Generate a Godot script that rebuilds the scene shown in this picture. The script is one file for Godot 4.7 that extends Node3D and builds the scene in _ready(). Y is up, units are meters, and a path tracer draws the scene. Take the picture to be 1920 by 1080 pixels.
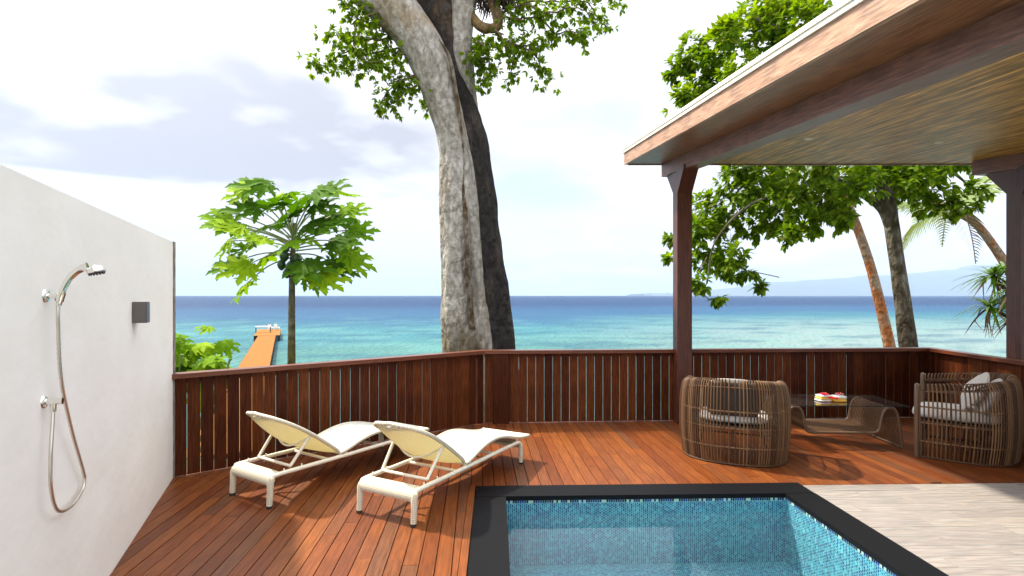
extends Node3D

var rng := RandomNumberGenerator.new()
var M := {}
var noise := FastNoiseLite.new()
var fine := FastNoiseLite.new()

func _ready() -> void:
	rng.seed = 20240611
	noise.seed = 7
	noise.noise_type = FastNoiseLite.TYPE_SIMPLEX_SMOOTH
	noise.frequency = 1.0
	noise.fractal_type = FastNoiseLite.FRACTAL_FBM
	noise.fractal_octaves = 4
	fine.seed = 19
	fine.noise_type = FastNoiseLite.TYPE_SIMPLEX
	fine.frequency = 1.0
	fine.fractal_type = FastNoiseLite.FRACTAL_NONE
	setup_camera_and_light()
	make_materials()
	build_sea()
	build_terrain()
	build_mountains()
	build_deck()
	build_patio()
	build_pool()
	build_white_wall()
	build_fences()
	build_pavilion()
	build_pier()
	build_fig_tree()
	build_broadleaf_tree()
	build_papaya()
	build_bush()
	build_palms()
	build_pandanus()
	build_loungers()
	build_armchairs()
	build_table()
	build_shower()

# ------------------------------------------------------------------ camera, sky, sun
const SUN_TO := Vector3(-0.542, 0.766, -0.345)

func setup_camera_and_light() -> void:
	var cam := Camera3D.new()
	cam.name = "camera"
	cam.projection = Camera3D.PROJECTION_FRUSTUM
	cam.near = 0.1
	cam.far = 60000.0
	cam.size = 0.1 * 1080.0 / 1020.0
	cam.frustum_offset = Vector2(0.0, 0.1 * 14.0 / 1020.0)
	cam.position = Vector3(0, 1.75, 0)
	add_child(cam)
	var sun := DirectionalLight3D.new()
	sun.name = "sun"
	sun.light_color = Color(1.0, 0.95, 0.86)
	sun.light_energy = 1.18
	sun.light_angular_distance = 1.8
	sun.shadow_enabled = true
	add_child(sun)
	sun.look_at_from_position(SUN_TO * 50.0, Vector3.ZERO)
	var env := Environment.new()
	env.background_mode = Environment.BG_SKY
	env.tonemap_mode = Environment.TONE_MAPPER_LINEAR
	env.tonemap_exposure = 2.4
	env.sdfgi_enabled = true
	env.ssao_enabled = true
	env.ssil_enabled = true
	env.fog_enabled = true
	env.fog_density = 0.00006
	env.fog_light_color = Color(0.74, 0.85, 1.0)
	var sky := Sky.new()
	var pan := PanoramaSkyMaterial.new()
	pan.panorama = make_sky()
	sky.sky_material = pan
	env.sky = sky
	var we := WorldEnvironment.new()
	we.name = "environment"
	we.environment = env
	add_child(we)

func bell(u: float, v: float, u0: float, v0: float, su: float, sv: float) -> float:
	var a := (u - u0) / su
	var b := (v - v0) / sv
	return exp(-a * a - b * b)

func make_sky() -> ImageTexture:
	var w := 2048
	var h := 1024
	var im := Image.create(w, h, false, Image.FORMAT_RGBF)
	var n := FastNoiseLite.new()
	n.seed = 11
	n.noise_type = FastNoiseLite.TYPE_SIMPLEX_SMOOTH
	n.frequency = 0.55
	n.fractal_octaves = 5
	n.fractal_gain = 0.5
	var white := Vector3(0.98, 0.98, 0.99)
	var grey := Vector3(0.250, 0.255, 0.283)
	var blue := Vector3(0.33, 0.44, 0.60)
	for j in h:
		var el := PI * (0.5 - (j + 0.5) / h)
		if el < -0.01:
			im.fill_rect(Rect2i(0, j, w, h - j), Color(0.5, 0.57, 0.65))
			break
		var ce := cos(el)
		var se := maxf(sin(el), 0.0)
		for i in w:
			var az := (float(i) + 0.5) / w * TAU
			var dx := sin(az) * ce
			var dz := cos(az) * ce
			var k := 1.0 / (se + 0.16)
			var a := n.get_noise_3d(dx * k * 0.9 + 3.0, dz * k * 0.9, 0.3)
			var b := n.get_noise_3d(dx * k * 2.6, dz * k * 2.6, 5.0)
			var c := n.get_noise_3d(dx * 3.0, se * 9.0, dz * 3.0 + 9.0)
			var cloud := clampf(0.14 + 0.9 * a + 0.35 * b, 0.0, 1.0)
			var gap := clampf(-0.15 - 0.9 * a - 0.5 * b, 0.0, 1.0) * 0.6
			if dz > 0.25:
				# the bank of grey cloud that stands over the bay, and the thin places beside it
				var u := dx / dz
				var v := se / dz
				var m := smoothstep(0.25, 0.5, dz)
				var wob := c * 0.10 + b * 0.05
				var dark := 0.0
				dark += 0.95 * bell(u + wob, v + c * 0.05, -0.36, 0.27, 0.26, 0.085)
				dark += 0.50 * bell(u + wob, v + c * 0.06, -0.60, 0.37, 0.28, 0.10)
				dark += 0.40 * bell(u + wob, v + c * 0.05, -0.95, 0.34, 0.16, 0.12)
				dark += 0.35 * bell(u + wob, v + c * 0.04, -0.14, 0.21, 0.22, 0.05)
				dark += 0.18 * bell(u, v + c * 0.03, -0.30, 0.12, 0.30, 0.05)
				dark *= 1.25 * clampf(0.9 + 0.9 * b + 0.5 * a, 0.5, 1.4)
				var thin := 0.0
				thin += 0.55 * bell(u + wob, v + c * 0.03, 0.10, 0.195, 0.22, 0.035)
				thin += 0.42 * bell(u, v + c * 0.03, 0.10, 0.04, 0.5, 0.03)
				thin += 0.25 * bell(u + wob, v + c * 0.08, 0.25, 0.42, 0.16, 0.12)
				thin += 0.22 * bell(u + wob, v + c * 0.05, 0.14, 0.12, 0.2, 0.02)
				thin *= clampf(0.9 + 1.6 * b + 0.8 * c, 0.0, 1.6)
				dark += 0.34 + 0.62 * c + 0.42 * b
				cloud = lerpf(cloud, clampf(dark, 0.0, 1.0), m)
				gap = lerpf(gap, clampf(thin, 0.0, 0.8), m)
			var low := smoothstep(-0.2, 0.75, dz) * (1.0 - 0.75 * smoothstep(0.35, 0.9, se))  # white dimmed ahead, left brighter out of view as added light for the wall
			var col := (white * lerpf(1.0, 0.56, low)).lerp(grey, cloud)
			col = col.lerp(blue, gap)
			var glow := maxf(0.0, dx * SUN_TO.x + se * SUN_TO.y - dz * SUN_TO.z)
			col *= 1.0 + 0.25 * se + 0.35 * pow(glow, 3.0) + 1.3 * pow(glow, 10.0)
			im.set_pixel(i, j, Color(col.x, col.y, col.z))
	return ImageTexture.create_from_image(im)

# ------------------------------------------------------------------ naming helpers
func thing(called: String, label: String, category: String, at := Vector3.ZERO, turn := 0.0, group := "") -> Node3D:
	var o := Node3D.new()
	o.name = numbered(called)
	add_child(o)
	o.position = at
	o.rotation.y = turn
	o.set_meta("label", label)
	o.set_meta("category", category)
	if group != "":
		o.set_meta("group", group)
	return o

func numbered(called: String) -> String:
	if not has_node(NodePath(called)):
		return called
	var k := 1
	while has_node(NodePath("%s_%03d" % [called, k])):
		k += 1
	return "%s_%03d" % [called, k]

func setting(called: String) -> Node3D:
	var o := Node3D.new()
	o.name = called
	add_child(o)
	o.set_meta("kind", "structure")
	return o

var counts := {}

func part(called: String, mesh: Mesh, mat: Material, parent: Node3D, kind := "") -> MeshInstance3D:
	var o := MeshInstance3D.new()
	var key := str(parent.get_instance_id()) + called
	var k: int = counts.get(key, 0)
	o.name = called if k == 0 else "%s_%03d" % [called, k]
	counts[key] = k + 1
	o.mesh = mesh
	o.material_override = mat
	parent.add_child(o, true)
	if kind != "":
		o.set_meta("kind", kind)
	return o

func multi(called: String, mesh: Mesh, mat: Material, parent: Node3D, places: Array, tints: Array) -> MultiMeshInstance3D:
	var mm := MultiMesh.new()
	mm.transform_format = MultiMesh.TRANSFORM_3D
	mm.use_colors = true
	mm.mesh = mesh
	mm.instance_count = places.size()
	for i in places.size():
		mm.set_instance_transform(i, places[i])
		mm.set_instance_color(i, tints[i])
	var o := MultiMeshInstance3D.new()
	o.name = called
	o.multimesh = mm
	o.material_override = mat
	parent.add_child(o, true)
	o.set_meta("kind", "stuff")
	return o

# ------------------------------------------------------------------ geometry helpers
func V(x: float, h: float, d: float) -> Vector3:
	return Vector3(x, h, -d)

func begin() -> SurfaceTool:
	var st := SurfaceTool.new()
	st.begin(Mesh.PRIMITIVE_TRIANGLES)
	return st

func tri(st: SurfaceTool, p: Array, n: Array, uv: Array) -> void:
	var g: Vector3 = (p[1] - p[0]).cross(p[2] - p[0])
	var order := [0, 2, 1] if g.dot(n[0] + n[1] + n[2]) > 0.0 else [0, 1, 2]
	for k in order:
		st.set_normal(n[k])
		st.set_uv(uv[k])
		st.add_vertex(p[k])

func quad(st: SurfaceTool, a: Vector3, b: Vector3, c: Vector3, d: Vector3, out: Vector3, uvs: Array) -> void:
	var n := (b - a).cross(c - a)
	if n.length() < 1e-9:
		n = (c - a).cross(d - a)
	n = n.normalized()
	if n.dot(out) < 0.0:
		n = -n
	tri(st, [a, b, c], [n, n, n], [uvs[0], uvs[1], uvs[2]])
	tri(st, [a, c, d], [n, n, n], [uvs[0], uvs[2], uvs[3]])

# a block between four corners below and four above, grain along the first edge
func hexa(st: SurfaceTool, lo: Array, hi: Array, shift := Vector2.ZERO) -> void:
	var mid := Vector3.ZERO
	for k in 4:
		mid += lo[k] + hi[k]
	mid /= 8.0
	var along: Vector3 = (lo[1] - lo[0]).normalized()
	if (lo[3] - lo[0]).length() > (lo[1] - lo[0]).length():
		along = (lo[3] - lo[0]).normalized()
	if (hi[0] - lo[0]).length() > maxf((lo[1] - lo[0]).length(), (lo[3] - lo[0]).length()):
		along = (hi[0] - lo[0]).normalized()
	var faces := [[lo[0], lo[1], lo[2], lo[3]], [hi[0], hi[1], hi[2], hi[3]]]
	for k in 4:
		var m := (k + 1) % 4
		faces.append([lo[k], lo[m], hi[m], hi[k]])
	for f in faces:
		var c: Vector3 = (f[0] + f[1] + f[2] + f[3]) / 4.0
		var n: Vector3 = (f[1] - f[0]).cross(f[2] - f[0]).normalized()
		var side := n.cross(along)
		if side.length() < 0.2:
			side = Vector3(0.3, 0.2, 0.9).cross(n)
		side = side.normalized()
		var uvs := []
		for p in f:
			uvs.append(Vector2(p.dot(along), p.dot(side)) + shift)
		quad(st, f[0], f[1], f[2], f[3], c - mid, uvs)

# box with chamfered long edges; size.x is the length that the grain follows
func plank_mesh(size: Vector3, bevel: float, shift: Vector2) -> ArrayMesh:
	var st := begin()
	var y := size.y / 2.0
	var z := size.z / 2.0
	var b := bevel
	var ring := [Vector2(y, z - b), Vector2(y - b, z), Vector2(-y + b, z), Vector2(-y, z - b), Vector2(-y, -z + b), Vector2(-y + b, -z), Vector2(y - b, -z), Vector2(y, -z + b)]
	var x := size.x / 2.0
	var v := 0.0
	for k in 8:
		var p: Vector2 = ring[k]
		var q: Vector2 = ring[(k + 1) % 8]
		var l := p.distance_to(q)
		var out := Vector3(0, p.x + q.x, p.y + q.y)
		if k == 7:
			out = Vector3(0, 1, 0)
		quad(st, Vector3(-x, p.x, p.y), Vector3(x, p.x, p.y), Vector3(x, q.x, q.y), Vector3(-x, q.x, q.y), out, [Vector2(-x, v) + shift, Vector2(x, v) + shift, Vector2(x, v + l) + shift, Vector2(-x, v + l) + shift])
		v += l
	for s in [-1.0, 1.0]:
		for k in range(1, 7):
			var a := Vector3(s * x, ring[0].x, ring[0].y)
			var p := Vector3(s * x, ring[k].x, ring[k].y)
			var q := Vector3(s * x, ring[k + 1].x, ring[k + 1].y)
			var n := Vector3(s, 0, 0)
			tri(st, [a, p, q], [n, n, n], [shift + Vector2(a.y, a.z) * 0.3, shift + Vector2(p.y, p.z) * 0.3, shift + Vector2(q.y, q.z) * 0.3])
	return st.commit()

# rounded pillow-like box
func cushion_mesh(size: Vector3, power := 4.0, sag := 0.0) -> ArrayMesh:
	var st := begin()
	var rows := 18
	var cols := 32
	var grid := []
	for j in rows + 1:
		var row := []
		var th := PI * j / rows - PI / 2.0
		for i in cols + 1:
			var ph := TAU * i / cols
			var d := Vector3(cos(th) * cos(ph), sin(th), cos(th) * sin(ph))
			var l := pow(pow(absf(d.x), power) + pow(absf(d.y), power * 0.6) + pow(absf(d.z), power), -1.0 / power)
			var p := d * l
			p = Vector3(clampf(p.x, -1, 1), clampf(p.y, -1, 1), clampf(p.z, -1, 1))
			var edge := maxf(absf(p.x), absf(p.z))
			p.y *= 1.0 - sag * pow(edge, 3.0)
			p.y += 0.05 * noise.get_noise_3d(p.x * 1.3 + size.x * 9.0, p.y, p.z * 1.3)
			row.append(Vector3(p.x * size.x / 2, p.y * size.y / 2, p.z * size.z / 2))
		grid.append(row)
	surface(st, grid, false, Vector2(size.x, size.z))
	return st.commit()

# a grid of points as a smooth sheet
func surface(st: SurfaceTool, grid: Array, flip := false, uvsize := Vector2.ONE, colors = null) -> void:
	var rows := grid.size()
	var cols: int = grid[0].size()
	var closed: bool = grid[0][0].distance_to(grid[0][cols - 1]) < 1e-5
	var norm := []
	for j in rows:
		var r := []
		for i in cols:
			var i0 := i - 1
			var i1 := i + 1
			if closed:
				i0 = (i - 1 + cols - 1) % (cols - 1)
				i1 = (i + 1) % (cols - 1)
			else:
				i0 = maxi(i0, 0)
				i1 = mini(i1, cols - 1)
			var a: Vector3 = grid[j][i1] - grid[j][i0]
			var b: Vector3 = grid[mini(j + 1, rows - 1)][i] - grid[maxi(j - 1, 0)][i]
			if a.length() < 1e-6:
				var jj := 1 if j == 0 else rows - 2
				a = grid[jj][i1] - grid[jj][i0]
			var n := b.cross(a).normalized()
			r.append(-n if flip else n)
		norm.append(r)
	for j in rows - 1:
		for i in cols - 1:
			var q := [[j, i], [j, i + 1], [j + 1, i + 1], [j, i], [j + 1, i + 1], [j + 1, i]]
			var p := []
			var nn := []
			var uv := []
			for k in q:
				p.append(grid[k[0]][k[1]])
				nn.append(norm[k[0]][k[1]])
				uv.append(Vector2(float(k[1]) / (cols - 1) * uvsize.x, float(k[0]) / (rows - 1) * uvsize.y))
			if colors != null:
				for t in [0, 3]:
					var g: Vector3 = (p[t + 1] - p[t]).cross(p[t + 2] - p[t])
					var order: Array = [t, t + 2, t + 1] if g.dot(nn[t] + nn[t + 1] + nn[t + 2]) > 0.0 else [t, t + 1, t + 2]
					for k in order:
						st.set_color(colors[q[k][0]][q[k][1]])
						st.set_normal(nn[k])
						st.set_uv(uv[k])
						st.add_vertex(p[k])
			else:
				tri(st, p.slice(0, 3), nn.slice(0, 3), uv.slice(0, 3))
				tri(st, p.slice(3, 6), nn.slice(3, 6), uv.slice(3, 6))

func smooth_path(pts: Array, per := 6) -> Array:
	var out := []
	for i in pts.size() - 1:
		var p0: Vector3 = pts[maxi(i - 1, 0)]
		var p1: Vector3 = pts[i]
		var p2: Vector3 = pts[i + 1]
		var p3: Vector3 = pts[mini(i + 2, pts.size() - 1)]
		for k in per:
			out.append(p1.cubic_interpolate(p2, p0, p3, float(k) / per))
	out.append(pts[-1])
	return out

# tube along points; radii is a number or one per point
func tube(st: SurfaceTool, pts: Array, radii, sides := 8, caps := true) -> void:
	var n := pts.size()
	var grid := []
	var t0: Vector3 = (pts[1] - pts[0]).normalized()
	var up := Vector3.UP if absf(t0.y) < 0.9 else Vector3.RIGHT
	var side := t0.cross(up).normalized()
	var ends := []
	var length := 0.0
	for i in n:
		var t: Vector3 = (pts[mini(i + 1, n - 1)] - pts[maxi(i - 1, 0)]).normalized()
		side = (side - t * side.dot(t)).normalized()
		var w := t.cross(side)
		var r: float = radii[i] if radii is Array else radii
		var row := []
		for k in sides + 1:
			var a := TAU * (k % sides) / sides
			row.append(pts[i] + (side * cos(a) + w * sin(a)) * r)
		grid.append(row)
		if i > 0:
			length += pts[i].distance_to(pts[i - 1])
	var r0: float = radii[0] if radii is Array else radii
	surface(st, grid, true, Vector2(TAU * r0, length))
	if caps:
		for e in [0, n - 1]:
			var dir: Vector3 = pts[0] - pts[1] if e == 0 else pts[n - 1] - pts[n - 2]
			dir = dir.normalized()
			for k in sides:
				tri(st, [pts[e], grid[e][k], grid[e][k + 1]], [dir, dir, dir], [Vector2.ZERO, Vector2(0.01, 0), Vector2(0, 0.01)])

func tube_mesh(pts: Array, radii, sides := 8, caps := true) -> ArrayMesh:
	var st := begin()
	tube(st, pts, radii, sides, caps)
	return st.commit()

# solid of revolution about y
func lathe(st: SurfaceTool, profile: Array, xf: Transform3D, sides := 20) -> void:
	var grid := []
	for p in profile:
		var row := []
		for k in sides + 1:
			var a := TAU * (k % sides) / sides
			row.append(xf * Vector3(p.x * cos(a), p.y, p.x * sin(a)))
		grid.append(row)
	surface(st, grid, true)

# upright prism over a polygon given as (x, depth)
func prism(st: SurfaceTool, poly: PackedVector2Array, y0: float, y1: float, along: Vector2, shift: Vector2) -> void:
	var side := Vector2(-along.y, along.x)
	var ids := Geometry2D.triangulate_polygon(poly)
	for k in range(0, ids.size(), 3):
		for e in [[y1, Vector3.UP], [y0, Vector3.DOWN]]:
			var p := []
			var uv := []
			for m in 3:
				var q: Vector2 = poly[ids[k + m]]
				p.append(V(q.x, e[0], q.y))
				uv.append(Vector2(q.dot(along), q.dot(side)) + shift)
			tri(st, p, [e[1], e[1], e[1]], uv)
	var c := Vector2.ZERO
	for q in poly:
		c += q
	c /= poly.size()
	for k in poly.size():
		var a: Vector2 = poly[k]
		var b: Vector2 = poly[(k + 1) % poly.size()]
		var m := (a + b) / 2.0 - c
		var e := b - a
		var n := Vector2(e.y, -e.x)
		if n.dot(m) < 0.0:
			n = -n
		quad(st, V(a.x, y0, a.y), V(b.x, y0, b.y), V(b.x, y1, b.y), V(a.x, y1, a.y), V(n.x, 0, n.y), [Vector2(a.dot(along), 0) + shift, Vector2(b.dot(along), 0) + shift, Vector2(b.dot(along), y1 - y0) + shift, Vector2(a.dot(along), y1 - y0) + shift])

# ------------------------------------------------------------------ materials
func mat(color: Color, rough := 0.7, tex: Texture2D = null, uv := Vector3.ONE, spec := 0.5) -> StandardMaterial3D:
	var m := StandardMaterial3D.new()
	m.albedo_color = color.linear_to_srgb()
	m.roughness = rough
	m.metallic_specular = spec
	if tex:
		m.albedo_texture = tex
		m.uv1_scale = uv
	return m

func bump(m: StandardMaterial3D, tex: Texture2D, cm: float) -> StandardMaterial3D:
	m.heightmap_enabled = true
	m.heightmap_texture = tex
	m.heightmap_scale = cm
	return m

func wood_texture(seed_: int, streak: float, blotch: float) -> ImageTexture:
	var w := 512
	var h := 512
	var im := Image.create(w, h, false, Image.FORMAT_RGB8)
	var n := FastNoiseLite.new()
	n.seed = seed_
	n.noise_type = FastNoiseLite.TYPE_SIMPLEX_SMOOTH
	n.frequency = 1.0
	n.fractal_octaves = 3
	for j in h:
		for i in w:
			var x := float(i) / w
			var y := float(j) / h
			# grain runs along x; mirrored so that the sheet repeats without a seam
			var xm := absf(x * 2.0 - 1.0)
			var ym := absf(y * 2.0 - 1.0)
			var warp := n.get_noise_2d(xm * 3.0 + 40.0, ym * 4.0) * 0.15
			var g := n.get_noise_2d(xm * 4.0, (ym + warp * 0.3) * 46.0)
			var g2 := n.get_noise_2d(xm * 14.0 + 9.0, ym * 150.0)
			var b := n.get_noise_2d(xm * 2.2 + 77.0, ym * 9.0 + 3.0)
			var v := 0.80 + streak * (0.55 * g + 0.45 * g2) + blotch * b
			var warm := 0.5 + 0.5 * n.get_noise_2d(xm * 2.0 + 11.0, ym * 9.0 + 31.0)
			im.set_pixel(i, j, Color(clampf(v, 0, 1), clampf(v * (0.90 + 0.10 * warm), 0, 1), clampf(v * (0.84 + 0.16 * warm), 0, 1)))
	return ImageTexture.create_from_image(im)

func weave_texture() -> ImageTexture:
	var s := 64
	var im := Image.create(s, s, false, Image.FORMAT_RGB8)
	for j in s:
		for i in s:
			var cx := i / 16
			var cy := j / 16
			var fx := float(i % 16) / 16.0
			var fy := float(j % 16) / 16.0
			var over := (cx + cy) % 2 == 0
			var v: float
			if over:
				v = sin(fx * PI) * 0.75 + 0.25 * sin(fy * PI)
			else:
				v = sin(fy * PI) * 0.75 + 0.25 * sin(fx * PI)
			v = 0.45 + 0.55 * sqrt(clampf(v, 0, 1))
			im.set_pixel(i, j, Color(v, v, v * 0.97))
	return ImageTexture.create_from_image(im)

func mosaic_texture() -> ImageTexture:
	var s := 1024
	var im := Image.create(s, s, false, Image.FORMAT_RGB8)
	im.fill(Color(0.66, 0.88, 0.84))
	var r := RandomNumberGenerator.new()
	r.seed = 5
	for c in 64:
		for k in 43:
			var y := k * 24 + (12 if c % 2 == 1 else 0)
			var t := r.randf()
			var col := Color(0.05, 0.32, 0.46)
			if t < 0.28:
				col = Color(0.04, 0.19, 0.40)
			elif t < 0.55:
				col = Color(0.10, 0.46, 0.56)
			elif t < 0.80:
				col = Color(0.22, 0.58, 0.62)
			elif t < 0.90:
				col = Color(0.40, 0.72, 0.72)
			col = col.lerp(Color(0.10, 0.40, 0.50), 0.38) * (0.9 + 0.2 * r.randf())
			im.fill_rect(Rect2i(c * 16 + 1, y + 1, 14, mini(22, s - y - 1)), col)
			if y + 24 > s and c % 2 == 1:
				im.fill_rect(Rect2i(c * 16 + 1, 0, 14, 11), col)
	return ImageTexture.create_from_image(im)

func border_texture() -> ImageTexture:
	var im := Image.create(512, 16, false, Image.FORMAT_RGB8)
	im.fill(Color(0.62, 0.80, 0.74))
	var r := RandomNumberGenerator.new()
	r.seed = 9
	for c in 32:
		var col := Color(0.62, 0.76, 0.74)
		if r.randf() < 0.80:
			col = [Color(0.05, 0.15, 0.42), Color(0.08, 0.22, 0.5), Color(0.12, 0.12, 0.2)][r.randi() % 3]
		im.fill_rect(Rect2i(c * 16 + 1, 1, 14, 14), col)
	return ImageTexture.create_from_image(im)

func noise_tex(freq: float, oct: int, size := 512, normal := false, strength := 8.0, seed_ := 3) -> NoiseTexture2D:
	var n := FastNoiseLite.new()
	n.seed = seed_
	n.noise_type = FastNoiseLite.TYPE_SIMPLEX_SMOOTH
	n.frequency = freq
	n.fractal_octaves = oct
	var t := NoiseTexture2D.new()
	t.width = size
	t.height = size
	t.seamless = true
	t.noise = n
	t.as_normal_map = normal
	t.bump_strength = strength
	return t

func ramp_tex(freq: float, oct: int, a: Color, b: Color, seed_ := 3, size := 512) -> NoiseTexture2D:
	var t := noise_tex(freq, oct, size, false, 8.0, seed_)
	var g := Gradient.new()
	g.set_color(0, a)
	g.set_color(1, b)
	t.color_ramp = g
	return t

func make_materials() -> void:
	var grain := wood_texture(3, 0.20, 0.16)
	var grain2 := wood_texture(8, 0.26, 0.22)
	var uvw := Vector3(1.0 / 1.6, 1.0 / 0.5, 1)
	M.deck = []
	for c in [Color(0.265, 0.080, 0.019), Color(0.245, 0.071, 0.016), Color(0.29, 0.092, 0.022), Color(0.215, 0.060, 0.015), Color(0.27, 0.087, 0.024), Color(0.195, 0.056, 0.015), Color(0.31, 0.102, 0.024), Color(0.235, 0.080, 0.026), Color(0.20, 0.080, 0.035)]:
		M.deck.append(bump(mat(c, 0.43, grain, uvw, 0.36), grain, 0.06))
	M.fence = []
	for c in [Color(0.120, 0.034, 0.0105), Color(0.100, 0.027, 0.009), Color(0.145, 0.043, 0.013), Color(0.080, 0.021, 0.008), Color(0.165, 0.051, 0.015)]:
		M.fence.append(bump(mat(c, 0.5, grain2, uvw, 0.22), grain2, 0.08))
	M.rail = bump(mat(Color(0.20, 0.058, 0.022), 0.33, grain, uvw, 0.5), grain, 0.05)
	M.beam = bump(mat(Color(0.29, 0.155, 0.12), 0.40, grain2, uvw, 0.5), grain2, 0.1)
	M.fascia = bump(mat(Color(0.60, 0.40, 0.29), 0.42, grain2, uvw, 0.5), grain2, 0.1)
	M.post = bump(mat(Color(0.115, 0.036, 0.018), 0.42, grain2, uvw, 0.5), grain2, 0.1)
	M.soffit = bump(mat(Color(0.38, 0.19, 0.10), 0.36, grain2, Vector3(1.0 / 1.6, 1.0 / 0.5, 1), 0.35), grain2, 0.05)
	# split-bamboo matting
	var reed := Image.create(512, 512, false, Image.FORMAT_RGB8)
	for j in 512:
		for i in 512:
			var x := absf(i / 256.0 - 1.0)
			var y := j / 512.0
			var strip := floorf(y * 40.0)
			var f := y * 40.0 - strip
			var v := 0.76 + 0.42 * noise.get_noise_2d(x * 1.5 + strip * 7.3, strip * 3.1) + 0.12 * fine.get_noise_2d(x * 4.0 + strip * 3.0, y * 120.0)
			if f < 0.16:
				v *= 0.60 + 0.30 * noise.get_noise_2d(x * 2.0, strip)
			var t := 0.5 + 0.5 * noise.get_noise_2d(x * 2.0 + strip, 4.0)
			reed.set_pixel(i, j, Color(clampf(v, 0, 1), clampf(v * (0.86 + 0.1 * t), 0, 1), clampf(v * (0.62 + 0.2 * t), 0, 1)))
	var reedt := ImageTexture.create_from_image(reed)
	M.matting = bump(mat(Color(0.92, 0.62, 0.28), 0.36, reedt, Vector3(1.0 / 2.8, 1.0 / 1.5, 1), 0.28), reedt, 0.6)
	M.flashing = mat(Color(0.75, 0.72, 0.62), 0.5)
	M.plaster = mat(Color(0.955, 0.94, 0.91), 0.85, ramp_tex(0.008, 5, Color(0.965, 0.96, 0.95), Color(1, 1, 1), 21), Vector3(0.35, 0.35, 0.35), 0.3)
	M.plaster.uv1_triplanar = true
	bump(M.plaster, noise_tex(0.02, 5, 512, false, 8, 33), 0.5)
	M.trim = mat(Color(0.34, 0.31, 0.28), 0.8, ramp_tex(0.03, 4, Color(0.6, 0.55, 0.5), Color(1, 1, 1), 8, 256), Vector3.ONE)
	M.chrome = mat(Color(0.86, 0.84, 0.80), 0.10)
	M.chrome.metallic = 1.0
	M.hose = mat(Color(0.72, 0.66, 0.58), 0.28)
	M.hose.metallic = 0.9
	M.darkplastic = mat(Color(0.03, 0.03, 0.032), 0.5)
	M.lamp = mat(Color(0.13, 0.115, 0.105), 0.35)
	M.lamp.metallic = 0.4
	M.stone = bump(mat(Color(0.0095, 0.0098, 0.0118), 0.5, ramp_tex(0.06, 5, Color(0.72, 0.72, 0.74), Color(1, 1, 1), 41), Vector3(1.6, 1.6, 1), 0.20), noise_tex(0.12, 4, 512, false, 8, 12), 0.05)
	M.mosaic = mat(Color(0.80, 0.84, 0.92), 0.22, mosaic_texture(), Vector3(1.15 / 1.28, 1.15 / 1.11, 1))
	M.border = mat(Color(0.85, 0.85, 0.82), 0.22, border_texture(), Vector3(1.0 / 0.64, 1, 1))
	M.water = mat(Color(0.55, 0.85, 0.9), 0.0)
	M.water.albedo_color.a = 0.015
	M.water.transparency = BaseMaterial3D.TRANSPARENCY_ALPHA
	M.water.metallic_specular = 0.38
	M.water.normal_enabled = true
	M.water.normal_texture = noise_tex(0.012, 2, 256, true, 2.0, 6)
	M.water.normal_scale = 0.06
	M.water.uv1_scale = Vector3(0.8, 0.8, 1)
	M.tile = []
	var streaks := wood_texture(15, 0.09, 0.13)
	for c in [Color(0.475, 0.485, 0.49), Color(0.445, 0.455, 0.465), Color(0.495, 0.505, 0.50), Color(0.39, 0.40, 0.41), Color(0.465, 0.476, 0.48), Color(0.42, 0.43, 0.44)]:
		M.tile.append(mat(c, 0.5, streaks, Vector3(1.0 / 1.5, 1.0 / 0.6, 1)))
	M.grout = mat(Color(0.66, 0.63, 0.56), 0.9)
	M.under = mat(Color(0.012, 0.009, 0.008), 0.9)  # near-black, stands for the shade below the deck boards
	var weave := weave_texture()
	M.wicker = bump(mat(Color(0.84, 0.79, 0.66), 0.55, weave, Vector3(22, 22, 1)), weave, 0.35)
	M.backweave = bump(mat(Color(0.78, 0.73, 0.58), 0.6, weave, Vector3(16, 16, 1)), weave, 0.35)
	M.backweave.backlight_enabled = true
	M.backweave.backlight = Color(0.70, 0.66, 0.48)
	M.sling = bump(mat(Color(0.82, 0.81, 0.78), 0.6, weave, Vector3(60, 60, 1)), weave, 0.05)
	M.tubing = mat(Color(0.80, 0.755, 0.62), 0.5)
	M.rubber = mat(Color(0.02, 0.02, 0.02), 0.7)
	M.cane = []
	for c in [Color(0.150, 0.080, 0.038), Color(0.125, 0.064, 0.030), Color(0.19, 0.106, 0.052), Color(0.07, 0.036, 0.019)]:
		M.cane.append(mat(c, 0.5, null, Vector3.ONE, 0.35))
	M.strand = mat(Color(0.115, 0.062, 0.031), 0.5, null, Vector3.ONE, 0.35)
	M.wrap = bump(mat(Color(0.16, 0.094, 0.056), 0.5, weave, Vector3(14, 26, 1)), weave, 0.15)
	M.linen = bump(mat(Color(0.74, 0.70, 0.70), 0.9, weave, Vector3(120, 120, 1)), weave, 0.03)
	M.linen.rim_enabled = true
	M.linen.rim = 0.3
	M.shaded_linen = bump(mat(Color(0.075, 0.056, 0.044), 0.9), weave, 0.03)  # dark brown: shade on the pale cushion back, put into the colour
	M.seatbase = mat(Color(0.05, 0.035, 0.025), 0.7)
	M.glass = mat(Color(0.30, 0.30, 0.28), 0.0)
	M.glass.albedo_color.a = 0.05
	M.glass.transparency = BaseMaterial3D.TRANSPARENCY_ALPHA
	M.glassedge = mat(Color(0.02, 0.035, 0.03), 0.2)
	M.towel_white = bump(mat(Color(0.80, 0.78, 0.74), 0.95), noise_tex(0.2, 3, 256, false, 8, 77), 0.3)
	M.towel_yellow = bump(mat(Color(0.85, 0.55, 0.08), 0.95), noise_tex(0.2, 3, 256, false, 8, 77), 0.3)
	M.petal = mat(Color(0.75, 0.02, 0.09), 0.55)
	M.petal.backlight_enabled = true
	M.petal.backlight = Color(0.5, 0.1, 0.12)
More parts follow.
